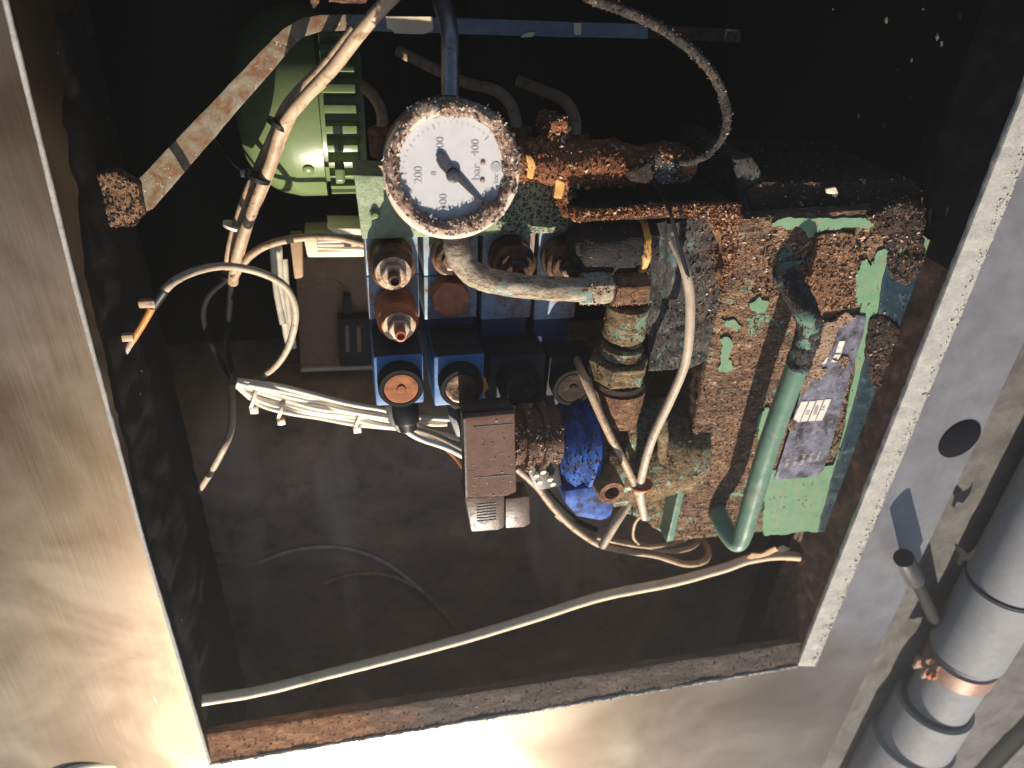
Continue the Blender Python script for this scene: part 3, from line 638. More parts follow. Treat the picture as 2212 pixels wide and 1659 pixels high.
for i, (x0, x1, c0, c1) in enumerate(cols):
    ZC = (.078, .078, .060, .052)[i]; cm = 'bluecoil' if i < 2 else 'blueshade'  # third and fourth coils have their shade painted in
    t = thing('directional_valve', vl[i], 'valve', P((x0 + x1) / 2, 700, -.02), 'blue valve slices side by side under the green block')
    a = P(x0, 500, ZP); b = P(x1, 500, ZP); m1 = P(x0, 597, ZP).y; m2 = P(x0, 692, ZP).y; bt = P(c0, 868, ZC).y
    X0, X1 = a.x, b.x - .0012
    MB().box((X0, m1 + .0006, -.04), (X1, a.y + .015, ZP)).build('upper_plate', 'alu', t, bev=.0006, res=.01)
    MB().box((X0, m2 + .0006, -.04), (X1, m1 - .0006, ZP)).build('lower_plate', 'alu', t, bev=.0006, res=.01)
    MB().box((X0 + .002, bt - .002, -.04), (X1 - .002, m2 - .0006, ZP - .006)).build('body', 'blue', t, bev=.001)
    q0 = P(c0, 772, ZC); q1 = P(c1, 870, ZC)
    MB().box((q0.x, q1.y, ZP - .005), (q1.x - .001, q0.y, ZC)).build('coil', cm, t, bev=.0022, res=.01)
    MB().box((q0.x + .001, q0.y, ZP - .004), (q1.x - .002, q0.y + .0008, ZC - .0015)).build('shaded_top', 'blueshade', t)  # thin dark sheet paints shade over the coil's upper side
    cc = P((c0 + c1) / 2 + 1, 820, ZC); R_ = rad(870, 830, ZC, 96)
    cap = MB().lathe(cc, (0, 0, 1), [(-.001, R_), (.013, R_), (.0148, R_ * .95), (.0148, R_ * .80), (.0138, R_ * .76)], 56).build('coil_cap', 'rubber', t)
    d_ = MB().lathe(cc + Vector((0, 0, .0135)), (0, 0, 1), [(0, R_ * .74), (.0012, R_ * .74), (.0016, R_ * .66), (.001, R_ * .22), (.0022, R_ * .17), (.0024, R_ * .08)], 48).build('rust_disc', ('orangerust', 'stud', 'rustd', 'rustd')[i], cap, res=.002, amp=.0005, nsc=250)
    if i != 1:
        stud(t, (x0 + x1) / 2 - 4, 548, ZP, .054 if i == 0 else .044, 1.12, ('stud', 'nutsteel' if i == 0 else 'stud'))
    else:
        stud(t, (x0 + x1) / 2 - 6, 540, ZP, .03, 1.0, ('stud', 'stud'))
    if i == 0:
        stud(t, 853, 655, ZP, .058, 1.05, ('copper', 'nutsteel'))
    if i == 1:
        MB().lathe(P(968, 628, ZP), (0, 0, 1), [(0, .0165), (.012, .0165), (.0175, .0165)], 7).build('hex_plug', 'copper', t, bev=.0007, res=.004, amp=.0006)
t = MB().pp([(1040, 818), (1050, 822), (1056, 838), (1044, 850), (1036, 856), (1020, 866), (1016, 861), (1036, 846)], .078, .074).build('orange_tag', 'amber')
tag(t, 'bright orange sliver glowing between the second and third coils', 'tag')

# ------------------------------------------------------------------ green electric motor behind
t = thing('electric_motor', 'olive green motor with cooling fins behind the cables', 'motor', P(640, 330, -.2))
ZM = -.06
a = P(600, 110, ZM); yt = P(600, 30, ZM).y; yb = P(600, 478, ZM).y; xl = P(492, 300, ZM).x; xr = P(697, 330, ZM).x; xe = P(778, 330, ZM).x
yc = (yt + yb) / 2; Rm = (yt - yb) / 2
prof = [(0, Rm * .25), (.006, Rm * .62), (.016, Rm * .82), (.034, Rm * .95), (.052, Rm), (xr - xl, Rm), (xr - xl, Rm * .95)]
MB().lathe((xl, yc, ZM - Rm), (1, 0, 0), prof, 96).build('fan_cover', 'motor', t)
MB().lathe((xr, yc, ZM - Rm), (1, 0, 0), [(0, Rm * .84), (xe - xr + .006, Rm * .86)], 96).build('body', 'motor', t)
for i in range(12):
    ph = math.radians(24 + 11.5 * i)
    n_ = Vector((0, math.cos(ph), math.sin(ph))); c_ = Vector((xr + .004, yc, ZM - Rm)); s_ = Vector((0, -n_.z, n_.y)) * .0040
    a_ = c_ + n_ * Rm * .84; b_ = c_ + n_ * Rm * 1.0; L_ = Vector((xe - xr - .004, 0, 0))
    vs = [a_ - s_, a_ + s_, b_ + s_ * .8, b_ - s_ * .8]; vs += [v + L_ for v in vs]
    MB().add(vs, [(0, 1, 2, 3), (7, 6, 5, 4), (0, 4, 5, 1), (1, 5, 6, 2), (2, 6, 7, 3), (3, 7, 4, 0)]).build('fin', 'motor', t, bev=.0005)
sp = P(666, 366, ZM)
def surf(px, py):                       # point on the motor shell
    lo, hi = -.3, .1
    for _ in range(50):
        m_ = (lo + hi) / 2; q = P(px, py, m_)
        ins = (q.y - yc) ** 2 + (q.z - (ZM - Rm)) ** 2 < Rm * Rm
        if ins: lo = m_
        else: hi = m_
    return P(px, py, m_)
q = surf(666, 366); nrm = Vector((0, q.y - yc, q.z - (ZM - Rm))).normalized()
MB().lathe(q, nrm, [(-.001, .0052), (.0015, .005), (.0028, .0035)], 20).build('cover_screw', 'motor', t)
q = P(750, 372, ZM + .015)
MB().lathe(q - Vector((.01, 0, 0)), (1, 0, 0), [(0, .010), (.006, .010), (.008, .008)], 6, True).build('flange_bolt', 'motor', t, bev=.0008)

# ------------------------------------------------------------------ cream terminal housing and tan box behind
t = thing('junction_box', 'cream framed junction box seen between motor and blue valves', 'junction box', P(720, 640, -.25))
zj = -.160
MB().pp([(655, 514), (790, 512), (790, 556), (664, 557)], zj, zj - .05).build('cover', 'cream', t, bev=.003)
MB().pp([(684, 517), (790, 515), (790, 541), (686, 545)], zj + .0015, zj - .001).build('recess', 'boxtan', t)
for k, y in enumerate((522, 529, 536)):
    MB().tube([P(686, y, zj + .004), P(790, y - 3 + k * 3, zj + .004)], .0016, 8, smooth=False).build('wire', 'white', t)
MB().pp([(706, 493), (790, 494), (790, 509), (726, 505)], zj + .02, zj - .02).build('top_edge', 'white', t, bev=.001)
zt = -.245
MB().pp([(638, 556), (800, 556), (806, 800), (650, 803)], zt, zt - .05).build('door', 'boxtan', t, bev=.001)
MB().pp([(650, 796), (806, 790), (806, 798), (650, 804)], zt + .006, zt - .04).build('bottom_edge', 'cream', t, bev=.001)
MB().pp([(728, 690), (800, 688), (804, 790), (734, 792)], zt + .02, zt - .001).build('socket', 'blackp', t, bev=.002)
for x in (745, 770):
    MB().pp([(x, 706), (x + 9, 706), (x + 11, 760), (x + 2, 762)], zt + .026, zt + .019).build('contact', 'boxtan', t, bev=.001)
MB().pp([(740, 640), (758, 640), (760, 700), (742, 700)], zt + .012, zt).build('stem', 'blackp', t, bev=.001)
for k, dy in enumerate((0, 15)):
    o = MB().tube([P(640, 614 + dy, zt + .03), P(665, 607 + dy, zt + .03), P(700, 605 + dy, zt + .03), P(725, 606 + dy, zt + .03), P(742, 618 + dy, zt + .02)], .0011, 8).build('wire_loop', 'nutsteel')
    tag(o, ('upper' if k == 0 else 'lower') + ' thin bent wire in front of the tan box', 'wire', 'thin bent wires')
# bright conduits
cg = 'bright speckled conduits beside the tan box'
for k, (xa, xb, w_, ya, yb_) in enumerate(((600, 615, 12, 530, 700), (612, 627, 14, 520, 745), (626, 638, 12, 560, 752))):
    m_ = 'white'
    o = MB().tube([P(xa - 12, ya, -.14), P(xa - 4, (ya + yb_) / 2, -.13), P(xb - 4, yb_, -.12)], rad(xa, 650, -.13, w_ * 1.15), 14, sub=14).build('conduit', 'conduit' if 'conduit' in M else 'white', res=.004, amp=.0005)
    tag(o, ('leftmost short', 'middle thick', 'rightmost')[k] + ' pale speckled conduit beside the tan box', 'conduit', cg)
o = MB().pp([(625, 512), (652, 512), (655, 600), (636, 604)], -.15, -.17).build('tan_strip', 'boxtan', bev=.002); tag(o, 'narrow tan strip standing left of the junction box', 'strip')

# ------------------------------------------------------------------ flat bar and bracket
t = thing('bent_flat_bar', 'bent flat bar with flaking paint and rust crossing the opening', 'bar', P(620, 80, -.03))
zb = -.02
MB().pp([(292, 468), (270, 420), (300, 386), (585, 88), (630, 104), (330, 452)], zb, zb - .004).build('sloping_arm', 'bar', t, bev=.0006, res=.004, amp=.0007, nsc=120)
MB().pp([(585, 88), (612, 62), (650, 40), (690, 32), (760, 31), (745, 66), (690, 69), (655, 80), (630, 104)], zb, zb - .004).build('bend', 'creamflake' if 'creamflake' in M else 'bar', t, bev=.0006, res=.005)
M['sunlitbar'] = plain('sunlit_bar_paint', (.66, .54, .36), .6, var=.12, dirt=(.30, .15, .06), dirt_amt=.33, dscale=60, seed=15)  # cream tone paints patches of sunlight onto the shaded run
MB().pp([(760, 31), (1130, 44), (1400, 52), (1400, 84), (1130, 78), (745, 66)], zb - .0003, zb - .004).build('straight_run', 'barshade', t, bev=.0006, res=.006, amp=.0004)
MB().pp([(833, 36), (934, 36), (936, 66), (915, 74), (852, 72), (846, 64), (836, 62)], zb + .0008, zb - .0002).build('sunlit_patch', 'sunlitbar', t, res=.004, amp=.0002)
MB().pp([(1240, 50), (1256, 50), (1255, 75), (1241, 76)], zb + .0008, zb - .0002).build('sunlit_patch', 'sunlitbar', t)
MB().pp([(1128, 76), (1140, 70), (1156, 70), (1150, 80), (1126, 81)], zb + .0012, zb - .0002).build('sunlit_patch', 'sunlitbar', t)
MB().pp([(1400, 52), (1600, 64), (1600, 92), (1400, 84)], zb - .0003, zb - .004).build('darkened_end', 'rustd', t, bev=.0006, res=.004, amp=.0012)  # dark material paints the bar's fade into shadow
t = MB().pp([(168, 384), (250, 372), (300, 400), (312, 470), (290, 488), (180, 493)], .02, .008).build('bracket', 'rustd2' if 'rustd2' in M else 'rust', bev=.002, res=.004, amp=.0018, nsc=60, amp2=.0008)
tag(t, 'rusted bracket holding the bent bar to the left side', 'bracket')
flakes(t, t, 'rust_scale', 'fl_dark', 250, (.002, .006), up=(0, 0, 1))

# ------------------------------------------------------------------ cables
def cable(name, label, pts, w, mat, group=None, cat='cable', sub=8, seg=14, amp=.0002, parent=None):
    q = [P(*p) for p in pts]; mid = pts[len(pts) // 2]
    o = MB().tube(q, rad(*mid, w), seg, sub=sub).build(name, mat, parent, res=0, amp=amp, nsc=150)
    if parent is None: tag(o, label, cat, group)
    return o
cg = 'beige cables running down from the top left'
cable('beige_cable', 'thickest beige cable slanting from the top to the ties', [(870, -30, .06), (790, 55, .05), (720, 145, .03), (655, 215, .01), (610, 275, -.01), (585, 350, -.02), (550, 440, -.03), (515, 540, -.04), (503, 610, -.06)], 27, 'cable', cg)
cable('beige_cable', 'thinner beige cable beside the thick one, left of it', [(765, 60, .0), (700, 140, -.01), (640, 200, -.01), (610, 240, -.015), (590, 290, -.025), (562, 350, -.035), (528, 430, -.04), (500, 520, -.05), (488, 600, -.07)], 19, 'cable', cg)
cable('beige_cable', 'lowest beige cable of the slanting bundle, right behind the tie', [(700, 180, -.01), (640, 240, -.02), (605, 320, -.03), (575, 400, -.035), (545, 470, -.045), (522, 545, -.05), (508, 600, -.07)], 15, 'cable', cg)
cable('beige_cable', 'beige cable arching right towards the green block', [(505, 600, -.05), (528, 565, -.05), (565, 535, -.05), (620, 518, -.05), (690, 511, -.05), (740, 515, -.05), (790, 528, -.05)], 17, 'cable', cg)
def tie(label, px, py, z, w, dirpx, mat='blackp', th=.0035, nut=True):
    c = P(px, py, z); d = (P(px + dirpx[0], py + dirpx[1], z) - c).normalized(); r = rad(px, py, z, w)
    t = thing('cable_tie', label, 'cable tie', c, 'cable ties')
    MB().lathe(c - d * th / 2, d, [(0, r * 1.02), (0, r * 1.12), (th, r * 1.12), (th, r * 1.02)], 28).build('strap', mat, t)
    if nut:
        u = d.cross(Vector((0, 0, 1))).normalized()
        q = c + u * r * 1.1
        MB().box(q - Vector((.003, .003, .002)), q + Vector((.003, .003, .0035))).build('head', mat, t, bev=.0005)
tie('black cable tie around the three beige cables over the green motor', 556, 383, -.025, 50, (-30, 90))
tie('black cable tie on the slanting beige cables, near the top', 598, 268, -.01, 40, (-40, 70), nut=False)
tie('pale cable tie at the lower end of the beige bundle', 505, 488, -.045, 42, (-20, 90), 'white', .0025, False)
tie('black cable tie where the beige bundle meets the loop', 494, 598, -.065, 34, (-8, 90), nut=False)
cable('black_cable', 'thin black cable curving to the tie over the motor', [(430, 240, -.1), (470, 300, -.07), (505, 350, -.045), (540, 378, -.03)], 11, 'rubber')
cable('dark_cable', 'upper faint dark cable dropping in the left shadow', [(495, 600, -.08), (450, 640, -.1), (440, 690, -.11), (465, 760, -.12), (500, 820, -.1)], 12, 'wallcable' if 'wallcable' in M else 'rubber')
cable('dark_cable', 'right faint dark cable dropping straight in the left shadow', [(500, 605, -.08), (496, 660, -.1), (490, 740, -.1), (505, 825, -.09)], 12, 'rubber')
# grey loop with orange sleeve
t = thing('loop_cable', 'grey cable making a wide loop with an orange sleeve at left', 'cable', P(490, 700, -.02))
MB().tube([P(*p) for p in ((352, 630, .045), (380, 605, .04), (430, 583, .02), (490, 575, .0), (560, 588, -.01), (615, 618, -.015), (638, 670, -.02), (628, 735, -.03), (600, 785, -.04), (555, 822, -.06))], rad(490, 600, 0, 17), 16, sub=10).build('sheath', 'greycable', t, amp=.0002)
MB().tube([P(328, 665, .045), P(308, 700, .045), P(286, 735, .045)], rad(300, 700, .045, 16), 16).build('orange_sleeve', 'orangec', t)
MB().tube([P(355, 627, .045), P(342, 645, .045), P(330, 662, .045)], rad(300, 700, 0, 20), 16).build('dark_sleeve', 'blackp', t)
MB().tube([P(286, 735, .045), P(262, 775, .045), P(246, 812, .03), P(236, 840, .0), P(226, 862, -.03)], rad(260, 780, 0, 13), 16).build('thin_end', 'greycable', t)
for x, y in ((318, 655), (272, 728)):
    c_ = P(x, y, .048); MB().box(c_ - Vector((.006, .003, .003)), c_ + Vector((.006, .003, .003))).build('clip', 'cable', t, bev=.0015)
# drop cable left
cable('drop_cable', 'grey cable hanging down left of the white wires', [(500, 835, -.08), (502, 880, -.06), (498, 930, -.04), (482, 970, -.03), (455, 1020, -.04), (420, 1070, -.06), (370, 1120, -.08), (330, 1165, -.1), (285, 1205, -.12)], 15, 'greycable')
# white harness
t = thing('wire_harness', 'bundle of bright white wires tied together, running to the terminal box', 'wire bundle', P(700, 880, -.07))
zh = -.045
random.seed(11)
base = [(512, 828), (560, 845), (620, 862), (690, 880), (760, 893), (830, 905), (880, 915)]
for k in range(7):
    off = (k - 3) * 8.0
    pts = []
    for j, (x, y) in enumerate(base):
        sp_ = (.25, .8, 1, .95, .85, .75, .6)[j]
        pts.append(P(x, y + off * sp_ + random.uniform(-2.2, 2.2) + 6 * (k > 3) * (j in (1, 2)), zh + random.uniform(-.003, .003)))
    if k == 0: pts += [P(930, 903, zh), P(972, 905, zh)]
    elif k == 1: pts += [P(930, 915, zh), P(965, 915, zh)]
    elif k in (2, 3): pts += [P(920, 930, zh + .01), P(960, 940, zh + .02), P(1005, 950, zh + .04)]
    else: pts += [P(920, 942, zh + .01), P(960, 964, zh + .03), P(1008, 990, zh + .05)]
    MB().tube(pts, rad(700, 880, zh, 12), 12, sub=8).build('wire', 'white', t)
MB().tube([P(870, 925, zh + .012), P(910, 930, zh + .015), P(950, 944, zh + .03), P(1005, 972, zh + .05)], rad(900, 930, zh, 12), 12).build('blue_wire', 'greycable', t)
MB().tube([P(940, 950, zh + .02), P(980, 985, zh + .03), P(1000, 1010, zh + .04)], rad(900, 930, zh, 8), 12).build('orange_wire', 'orangec', t)
for x, y, m_, lb in ((545, 858, 'white', 'white cable tie nearest the left end of the white wires'), (604, 882, 'nutsteel', 'dark metallic cable tie around the white wires'), (770, 905, 'white', 'pale cable tie in the middle of the white wires')):
    c_ = P(x, y, zh)
    tt = thing('cable_tie', lb, 'cable tie', c_, 'cable ties')
    d_ = (P(x + 50, y + 12, zh) - P(x, y, zh)).normalized(); r_ = rad(x, y, zh, 54 if x < 700 else 44)
    pr = [(0, r_ * 1.02), (0, r_ * 1.08), (.003, r_ * 1.08), (.003, r_ * 1.02)]
    lo_ = MB().lathe(c_ - Vector((0, 0, 0)), d_, pr, 32)
    for i_, v in enumerate(lo_.v): lo_.v[i_] = Vector((v.x, v.y, c_.z + (v.z - c_.z) * .42))
    lo_.build('strap', m_, tt)
    u = Vector((0, -1, 0)); q = c_ + u * r_ * 1.15
    MB().box(q - Vector((.004, .0035, .003)), q + Vector((.004, .0035, .004))).build('head', m_, tt, bev=.0008)
# lower loose cable
o = cable('lower_cable', 'pale cable stretched across the bottom of the hatch', [(436, 1513, .092), (560, 1493, .084), (700, 1458, .074), (850, 1420, .066), (1000, 1380, .064), (1150, 1335, .062), (1300, 1288, .060), (1450, 1258, .058), (1560, 1228, .056), (1620, 1208, .055), (1690, 1200, .046), (1765, 1208, .028), (1830, 1225, .005)], 21, 'warmwhite', amp=.0004)
o = cable('floor_reflection', 'upper reflection arc built as a thin tube on the floor', [(560, 1215, -.145), (640, 1188, -.145), (740, 1184, -.145), (830, 1215, -.145), (910, 1275, -.145), (975, 1345, -.145)], 8, 'straw', 'reflection arcs built as tubes on the floor')  # floor reflections, added as thin tubes
o = cable('floor_reflection', 'lower reflection arc built as a thin tube on the floor', [(700, 1260, -.145), (770, 1240, -.145), (850, 1246, -.145), (920, 1285, -.145), (985, 1355, -.145)], 10, 'leaf', 'reflection arcs built as tubes on the floor')
# sagging cables under the pump
gg = 'sagging cables under the blue motor'
cable('sagging_cable', 'thickest sagging brown cable below the blue motor', [(1115, 1010, .03), (1160, 1050, .03), (1195, 1095, .03), (1240, 1140, .03), (1300, 1178, .03), (1370, 1192, .03), (1420, 1200, .03), (1480, 1218, .03), (1520, 1212, .03), (1530, 1190, .02), (1515, 1165, .0)], 15, 'cable', gg)
cable('sagging_cable', 'thinner sagging cable looping back under the tank edge', [(1200, 1110, .01), (1250, 1150, .01), (1310, 1165, .02), (1380, 1176, .035), (1440, 1190, .035), (1490, 1184, .03), (1512, 1165, .01)], 11, 'cable', gg)
cable('sagging_cable', 'sagging cable ending under the rusty tank corner', [(1290, 1160, .03), (1340, 1172, .035), (1400, 1180, .038), (1460, 1172, .03), (1500, 1150, .0)], 10, 'cable', gg)
cable('grey_cable', 'grey cable slanting up left from the sagging cables', [(1300, 1180, .045), (1330, 1130, .045), (1355, 1090, .04), (1372, 1060, .035)], 19, 'greycable')
cable('dark_thin_cable', 'thin dark cable from the blue motor to the sagging cables', [(1130, 990, .02), (1180, 1060, .01), (1240, 1120, .01), (1290, 1145, .02)], 12, 'rubber')
# two pale cables in front of the pump
cable('pump_cable', 'mottled cable slanting across the front of the olive pump', [(1245, 775, .05), (1262, 815, .075), (1290, 880, .085), (1320, 945, .09), (1350, 1000, .09), (1375, 1055, .09), (1390, 1108, .085)], 18, 'cable', 'cables in front of the pump')
cable('pump_cable', 'pale cable curving down beside the rusty tank', [(1455, 520, .09), (1478, 575, .105), (1490, 640, .11), (1489, 720, .112), (1478, 790, .11), (1445, 870, .105), (1410, 945, .10), (1390, 1010, .095), (1383, 1060, .09), (1392, 1118, .085)], 20, 'greycable', 'cables in front of the pump')
tie('rusty wire tie joining the two cables in front of the pump', 1386, 1048, .09, 42, (0, 60), 'copper', .0025, False)
cable('black_lead', 'thin black lead hanging from the rusted pipe over the bracket', [(1400, 372, .06), (1420, 400, .085), (1443, 445, .105), (1455, 485, .11), (1475, 560, .11), (1488, 600, .11)], 9, 'rubber')
cable('hanging_wire', 'thin brown wire hanging below the two pump cables', [(1390, 1110, .08), (1372, 1130, .06), (1368, 1160, .05), (1380, 1175, .04)], 6, 'cable')

# ------------------------------------------------------------------ hoses behind the gauge
gh = 'brown hoses behind the gauge'
for k, (pts, w_, lb) in enumerate((([(700, 150, -.12), (750, 165, -.1), (795, 195, -.07), (822, 235, -.04), (828, 285, -.01)], 24, 'brown hose left of the gauge, bending down to a fitting'),
    ([(860, 110, -.12), (930, 145, -.1), (1010, 180, -.08), (1070, 195, -.05), (1105, 230, -.03), (1118, 285, -.01)], 24, 'middle brown hose passing behind the steel tube'),
    ([(1120, 175, -.1), (1170, 195, -.08), (1215, 215, -.05), (1240, 250, -.03), (1243, 300, -.01)], 25, 'right brown hose bending down onto the rusted pipe'))):
    h = thing('brown_hose', lb, 'hose', P(*pts[-1]), gh)
    MB().tube([P(*p) for p in pts], rad(*pts[2], w_), 18).build('hose', 'cable', h, amp=.0006, nsc=200, res=.004)
    e = P(*pts[-1]); 
    MB().lathe(e + Vector((0, .004, .0)), (0.05, -1, 0), [(0, .0115), (.002, .0125), (.022, .0125), (.024, .011)], 6, True).build('fitting', 'rust', h, bev=.0008, res=.004, amp=.0008)
# crusted hose loop at the top right
t = MB().tube([P(*p) for p in ((1255, -15, .07), (1300, 5, .07), (1360, 28, .07), (1430, 62, .07), (1500, 115, .07), (1548, 175, .07), (1570, 240, .07), (1562, 290, .07), (1535, 325, .07), (1495, 347, .07), (1440, 352, .065), (1408, 350, .06))], rad(1500, 200, .07, 20), 16, sub=10).build('crusted_hose', 'hosecrust', res=.003, amp=.0009, nsc=260)
tag(t, 'black encrusted hose looping through the dark upper right', 'hose')
flakes(t, t, 'scale', 'fl_dark', 420, (.0012, .0032)); 
# ------------------------------------------------------------------ rusted pipe right of the gauge
t = thing('rusted_pipe', 'thickly rusted pipe with flaking lumps right of the gauge', 'pipe', P(1280, 345, .04))
pr = MB().tube([P(1110, 345, .055), P(1180, 350, .055), P(1240, 350, .055), P(1320, 352, .055), P(1400, 352, .055), P(1480, 352, .052)], [.0155, .017, .0185, .0165, .014, .012], 40, sub=14).build('pipe', 'rusto', t, res=.0022, amp=.0042, nsc=90, amp2=.002)
flakes(pr, pr, 'rust_scale', 'fl_red', 650, (.0016, .0058), up=(0, 0, 1), lift=.001)
fl = MB().pp([(1190, 262), (1222, 262), (1240, 330), (1238, 400), (1242, 440), (1225, 472), (1200, 440), (1205, 400), (1185, 380)], .062, .03).build('flange', 'rusto', t, bev=.001, res=.0024, amp=.005, nsc=110, amp2=.002)
flakes(fl, fl, 'rust_scale', 'fl_tan', 700, (.0016, .006), lift=.001)
MB().pp([(1136, 335), (1150, 338), (1158, 360), (1150, 388), (1138, 384), (1140, 360)], .072, .06).build('gasket', 'yellow', t, bev=.001, res=.003, amp=.001)
MB().pp([(1192, 372), (1216, 368), (1222, 392), (1214, 430), (1196, 428), (1200, 398)], .068, .06).build('gasket', 'yellow', t, bev=.001, res=.003, amp=.0015)
lf = MB().pp([(1350, 372), (1375, 368), (1400, 352), (1412, 385), (1395, 398), (1365, 392)], .078, .0765).build('peeling_leaf', 'rustd', t, res=.003, amp=.003, nsc=60)
bk = MB().pp([(1395, 345), (1425, 330), (1470, 352), (1478, 392), (1420, 398), (1395, 370)], .070, .04).build('end_lump', 'greycrust', t, bev=.002, res=.0025, amp=.003, nsc=100)
flakes(bk, bk, 'scale', 'fl_pale', 120, (.001, .003), up=(0, 0, 1))

# ------------------------------------------------------------------ pump / reservoir assembly
# bracket box with the black cylinder
t = thing('mounting_bracket', 'flanged mounting bracket with a bright rust edge above the black cylinder', 'bracket', P(1420, 500, .0))
bb = MB().pp([(1236, 452), (1250, 458), (1420, 447), (1596, 441), (1604, 470), (1596, 482), (1420, 462), (1240, 474)], .086, .078).build('rust_edge', 'rusto', t, bev=.001, res=.0022, amp=.0025, nsc=150, amp2=.001)
flakes(bb, bb, 'rust_scale', 'fl_red', 900, (.0014, .005), up=(0, 0, 1), lift=.001)
a_ = P(1240, 462, .079); b_ = P(1600, 455, .079)
MB().box((a_.x, a_.y - .006, -.02), (b_.x, a_.y + .002, .079)).build('top_plate', 'tankdark', t, bev=.001, res=.005, amp=.001, nsc=90)
vp = MB().pp([(1400, 466), (1600, 478), (1575, 660), (1560, 760), (1480, 800), (1400, 800), (1396, 640)], .058, -.01).build('web', 'greycrust', t, bev=.002, res=.0028, amp=.0035, nsc=70, amp2=.001)
flakes(vp, vp, 'rust_scale', 'fl_dark', 700, (.0014, .0045), up=(0, 0, 1))
flakes(vp, vp, 'orange_scale', 'fl_red', 260, (.0014, .005), up=(0, 0, 1), box=(P(1500, 550, .058).x, .6, P(1500, 700, .058).y, P(1500, 490, .058).y), seed=8)
for x in (1420, 1452):
    MB().tube([P(x, 475, .062), P(x + 2, 560, .062), P(x, 640, .062)], .0075, 20).build('rib', 'greycrust', t, res=.003, amp=.002, nsc=120)
MB().pp([(1528, 470), (1600, 476), (1598, 500), (1592, 560), (1566, 640), (1560, 600), (1566, 540), (1552, 500)], .074, .05).build('corner_flange', 'rust', t, bev=.001, res=.0025, amp=.003, nsc=120)
cf = bpy.data.objects['corner_flange']; flakes(cf, cf, 'rust_scale', 'fl_red', 420, (.0016, .006), up=(0, 0, 1))
# black cylinder
t = thing('black_cylinder', 'black corroded cylinder lying under the bracket edge', 'solenoid', P(1320, 560, .03))
ca = P(1242, 535, .062); cb = P(1402, 533, .062); rc = rad(1320, 533, .062, 124)
bc = MB().lathe(ca, (1, 0, 0), [(0, rc * .8), (.003, rc * .98), (.006, rc), (cb.x - ca.x - .02, rc), (cb.x - ca.x - .018, rc * .95), (cb.x - ca.x, rc * .93)], 64).build('barrel', 'black', t, res=.003, amp=.0011, nsc=130)
MB().lathe(ca, (-1, 0, 0), [(-.001, rc * .78), (.004, rc * .70), (.005, rc * .5)], 40).build('end_cap', 'black', t)
es = MB().lathe(ca + Vector((cb.x - ca.x - .014, 0, 0)), (1, 0, 0), [(0, rc * .98), (.001, rc * 1.05), (.005, rc * 1.05), (.006, rc * .98)], 64).build('seam', 'yellow', t, res=.002, amp=.0018, nsc=200)
flakes(bc, bc, 'scale', 'fl_dark', 420, (.001, .0034)); flakes(es, es, 'rust_scale', 'fl_red', 200, (.0012, .004))
# fitting stack, axis along y
t = thing('pipe_fitting', 'upright stack of rusty green hex nuts below the elbow pipe', 'pipe fitting', P(1350, 900, .04))
def ycyl(name, xc, y0, y1, z, wpx, mat, hexa=False, taper=1.0, amp=.0009, fl=200, fm='fl_tan'):
    a = P(xc, y0, z); b = P(xc, y1, z); r = rad(xc, (y0 + y1) / 2, z, wpx); L_ = a.y - b.y
    k = 1.04 if hexa else 1
    o = MB().lathe((a.x, a.y, z), (0, -1, 0), [(0, r * .86), (.002, r * k), (L_ - .002, r * k * taper), (L_, r * .86 * taper)], 48, hexa).build(name, mat, t, bev=.0006 if hexa else 0, res=.0026, amp=amp, nsc=190)
    if fl: flakes(o, o, 'scale', fm, fl, (.001, .0036))
    return o
ycyl('upper_nut', 1357, 655, 728, .075, 92, 'olive')
ycyl('neck', 1352, 728, 745, .072, 74, 'tankdark', fl=0)
ycyl('collar', 1345, 742, 768, .072, 92, 'olive', amp=.0012)
ycyl('lower_nut', 1338, 768, 812, .07, 128, 'olive', True)
ycyl('ring', 1336, 812, 830, .068, 112, 'tankdark', fl=0)
ycyl('taper', 1338, 828, 905, .062, 116, 'rust', taper=.86, amp=.0012)
# olive pump
t = thing('pump', 'olive brown corroded pump body between the blue motor and the tank', 'pump', P(1350, 980, .0))
zc2 = .018
pa = P(1232, 975, zc2); pb = P(1478, 965, zc2); rp = rad(1350, 975, zc2, 250)
pb_ = MB().lathe((pa.x, pa.y, zc2), (1, 0, 0), [(0, rp * .80), (.006, rp * .92), (.02, rp), (.035, rp * .96), (.055, rp * 1.0), (.075, rp * .92), (pb.x - pa.x, rp * .9)], 96).build('casing', 'olive', t, res=.0032, amp=.0022, nsc=80, amp2=.0012)
flakes(pb_, pb_, 'scale', 'fl_tan', 800, (.0009, .0040), up=(0, 0, 1), lift=.0003, along=(1, .2, 0))
flakes(pb_, pb_, 'dark_scale', 'fl_dark', 300, (.0012, .004), up=(0, 0, 1), seed=6)
for i, x in enumerate((1300, 1365, 1432)):
    a_ = P(x, 850, .07); MB().tube([P(x - 4, 860, .055), P(x, 940, .074), P(x - 6, 1040, .06)], .005, 16).build('rib', 'olive', t, res=.003, amp=.0015)
ft = MB().pp([(1290, 1040), (1400, 1000), (1470, 1020), (1448, 1172), (1425, 1150), (1392, 1125), (1330, 1100)], .04, -.02).build('foot', 'olive', t, bev=.002, res=.003, amp=.002, nsc=90)
flakes(ft, ft, 'scale', 'fl_tan', 500, (.0012, .004), up=(0, 0, 1))
edge = MB().pp([(1478, 1010), (1490, 1010), (1455, 1168), (1440, 1172)], .062, .0).build('edge_strip', 'handle', t, bev=.001, res=.004, amp=.0006)
pc = P(1322, 1066, .112)
